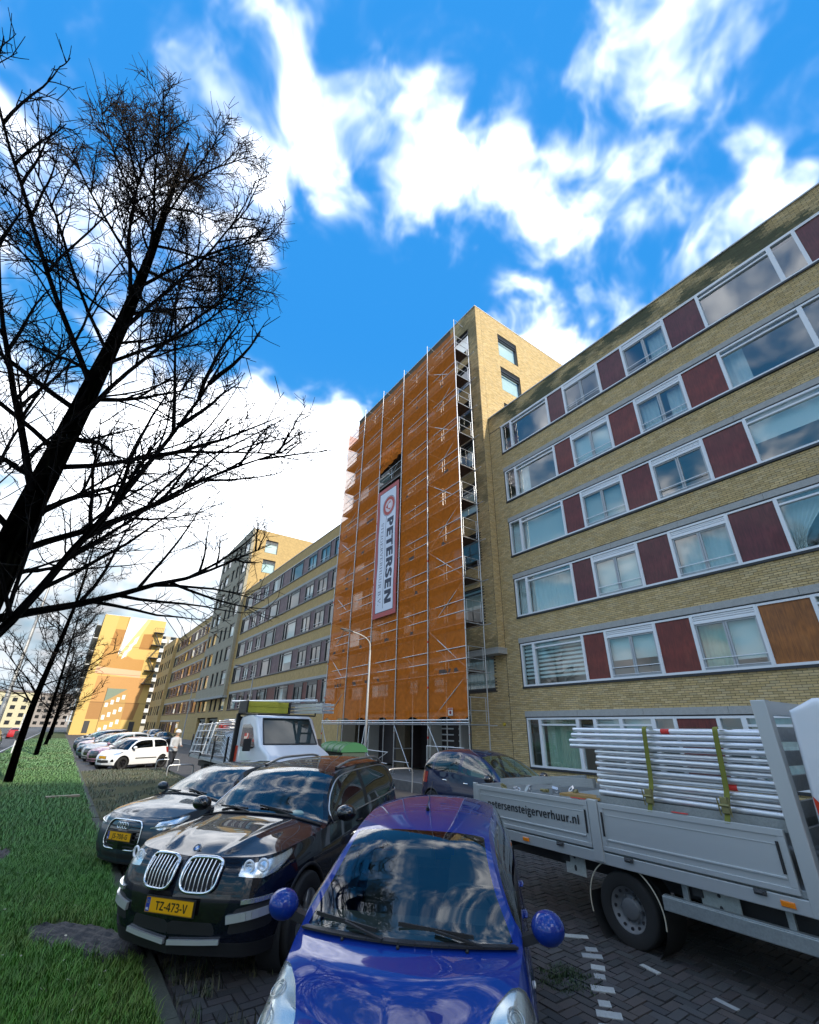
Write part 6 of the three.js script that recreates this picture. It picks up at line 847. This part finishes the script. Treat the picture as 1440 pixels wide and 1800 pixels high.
// ---------- grass, weeds, litter ----------
{
  const blades = (n, hh, spread, w) => { const pos = [], nor = [], uv = []; for (let i = 0; i < n; i++) { const a = rnd() * 6.283, r = rnd() * spread, x = Math.cos(a) * r, z = Math.sin(a) * r, t = rnd() * 6.283, h = hh * rr(.6, 1.2), dx = Math.cos(t) * w, dz = Math.sin(t) * w, bx = rr(-.6, .6) * h, bz = rr(-.6, .6) * h, m = [x + bx * .35, h * .62, z + bz * .35], T = [x + bx, h, z + bz]; const q = [[x - dx, -.02, z - dz], [x + dx, -.02, z + dz], [m[0] + dx * .7, m[1], m[2] + dz * .7], [m[0] - dx * .7, m[1], m[2] - dz * .7], T]; for (const k of [0, 1, 2, 0, 2, 3, 3, 2, 4]) { pos.push(...q[k]); nor.push(bx * .5, 1, bz * .5); uv.push(0, 0); } } const g = new THREE.BufferGeometry(); g.setAttribute('position', new THREE.Float32BufferAttribute(pos, 3)); g.setAttribute('normal', new THREE.Float32BufferAttribute(nor, 3)); g.setAttribute('uv', new THREE.Float32BufferAttribute(uv, 2)); return g; };
  const gm = P(0xffffff, { roughness: .75, side: THREE.DoubleSide, transmission: .2, thickness: 0 });
  const bare = (x, z) => { const e = (cx, cz, a, b, r) => { const c = Math.cos(r), s = Math.sin(r), dx = x - cx, dz = z - cz; return ((dx * c + dz * s) / a) ** 2 + ((-dx * s + dz * c) / b) ** 2 + .5 * n3(x * 4, z * 4, 1); }; return e(-6.9, -.75, .75, .26, -.6) < 1 || e(-11.2, .3, .6, .18, .2) < 1 || e(-13, .9, .5, .2, .3) < 1; };
  const field = (name, geo, n, x0, x1, z0, z1, yf, colf, s0, s1, skip) => { const im = new THREE.InstancedMesh(geo, gm, n), d = new THREE.Object3D(); let c = 0; for (let i = 0; i < n * 3 && c < n; i++) { const x = rr(x0, x1), z = rr(z0, z1); if (skip && skip(x, z)) continue; d.position.set(x, yf(x, z), z); d.rotation.set(0, rnd() * 6.283, 0); d.scale.setScalar(rr(s0, s1)); d.updateMatrix(); im.setMatrixAt(c, d.matrix); im.setColorAt(c, colf(x, z)); c++; } im.count = c; im.name = name; im.userData = { kind: 'stuff', label: name.replace(/_/g, ' '), category: 'grass' }; scene.add(im); };
  const green = (x, z) => { const k = .5 + fbm(x * .8, z * .8, 3, 3) , y = sst(.5, .9, .5 + fbm(x * .35, z * .35, 9, 3) + rr(-.2, .2)), b = rr(.75, 1.3); return C(lerp(.10, .2, y) * b, lerp(.30, .34, k) * b, lerp(.008, .03, y) * b); };
  const near = blades(9, .085, .05, .0035), mid = blades(8, .08, .08, .006), far = blades(7, .09, .16, .014);
  field('near_grass', near, 21000, -12, -1.5, -1.2, 2.9, hump, green, .7, 1.3, bare); field('middle_grass', mid, 14000, -30, -12, -1.2, 2.9, hump, green, .7, 1.3, bare); field('far_grass', far, 9000, -85, -30, -1.2, 2.9, hump, green, .7, 1.2);
  const dry = () => { const y = rnd(), b = rr(.7, 1.2); return C(lerp(.07, .22, y) * b, lerp(.14, .19, y) * b, lerp(.03, .09, y) * b); };
  field('island_weeds', mid, 3200, -29, -15, -4.9, -1.4, isle, dry, .5, 1.1, (x, z) => fbm(x * .6, z * .6, 5, 3) < -.05);
  field('kerb_weeds', blades(7, .14, .07, .004), 620, -13, -2.5, -2.3, -1.38, () => .0, dry, .4, 1.1, (x, z) => fbm(x * 1.2, z * 1.2, 8, 2) < .0);
  field('joint_moss', blades(12, .03, .04, .003), 260, -4.3, -3.2, -4.8, -4.2, () => .01, () => C(.06 * rr(.7, 1.3), .13 * rr(.7, 1.3), .015), .6, 1.2, (x, z) => Math.hypot(x + 3.75, z + 4.5) > .3 * rr(.6, 1.1));
  // dark churned soil in the wheel rut, with ridges
  const mud = (cx, cz, l, w, ry) => { const g = new THREE.PlaneGeometry(l, w, 60, 24); g.rotateX(-Math.PI / 2); const p = g.attributes.position; for (let i = 0; i < p.count; i++) { const x = p.getX(i) / l * 2, z = p.getZ(i) / w * 2, e = x * x + z * z + .25 * n3(x * 3, z * 3, cx), k = sst(1.1, .7, e); p.setY(i, k * (.035 + .012 * Math.sin(z * 20) + .02 * n3(x * 9, z * 7, 2)) - .05 * (1 - k)); } g.rotateY(ry); g.computeVertexNormals(); g.translate(cx, hump(cx, cz) + .004, cz); return mUV(g); };
  const mm = M([.032, .028, .028], { map: mottle, bumpMap: grainBump, bumpScale: .012, roughness: .7 }); const mr = struct('mud_patch', merge([mud(-6.9, -.75, 1.7, .62, .6), mud(-11.2, .3, 1.3, .4, -.2), mud(-13, .9, 1.1, .45, -.3)]), mm);
  const lf = new THREE.InstancedMesh(new THREE.CircleGeometry(.022, 6).scale(1, .6, 1).rotateX(-1.3), M([.5, .46, .34], { side: THREE.DoubleSide }), 150), d = new THREE.Object3D(); for (let i = 0; i < 150; i++) { const x = rr(-14, -2.5), z = rr(-2.2, 2.4); d.position.set(x, (z > -1.2 ? hump(x, z) + .06 : .03), z); d.rotation.set(rr(-.4, .4), rnd() * 6, rr(-.4, .4)); d.scale.setScalar(rr(.4, 1)); d.updateMatrix(); lf.setMatrixAt(i, d.matrix); } lf.name = 'fallen_leaves'; lf.userData = { kind: 'stuff', label: 'pale fallen leaves scattered over the grass', category: 'leaves' }; scene.add(lf);
}

// ---------- finish ----------
scene.traverse(o => { if (o.isMesh) { o.castShadow = true; o.receiveShadow = true; } });
const renderer = new THREE.WebGLRenderer({ antialias: true });
renderer.toneMapping = THREE.LinearToneMapping; renderer.toneMappingExposure = EXPOSURE; renderer.shadowMap.enabled = true;
renderer.render(scene, camera);
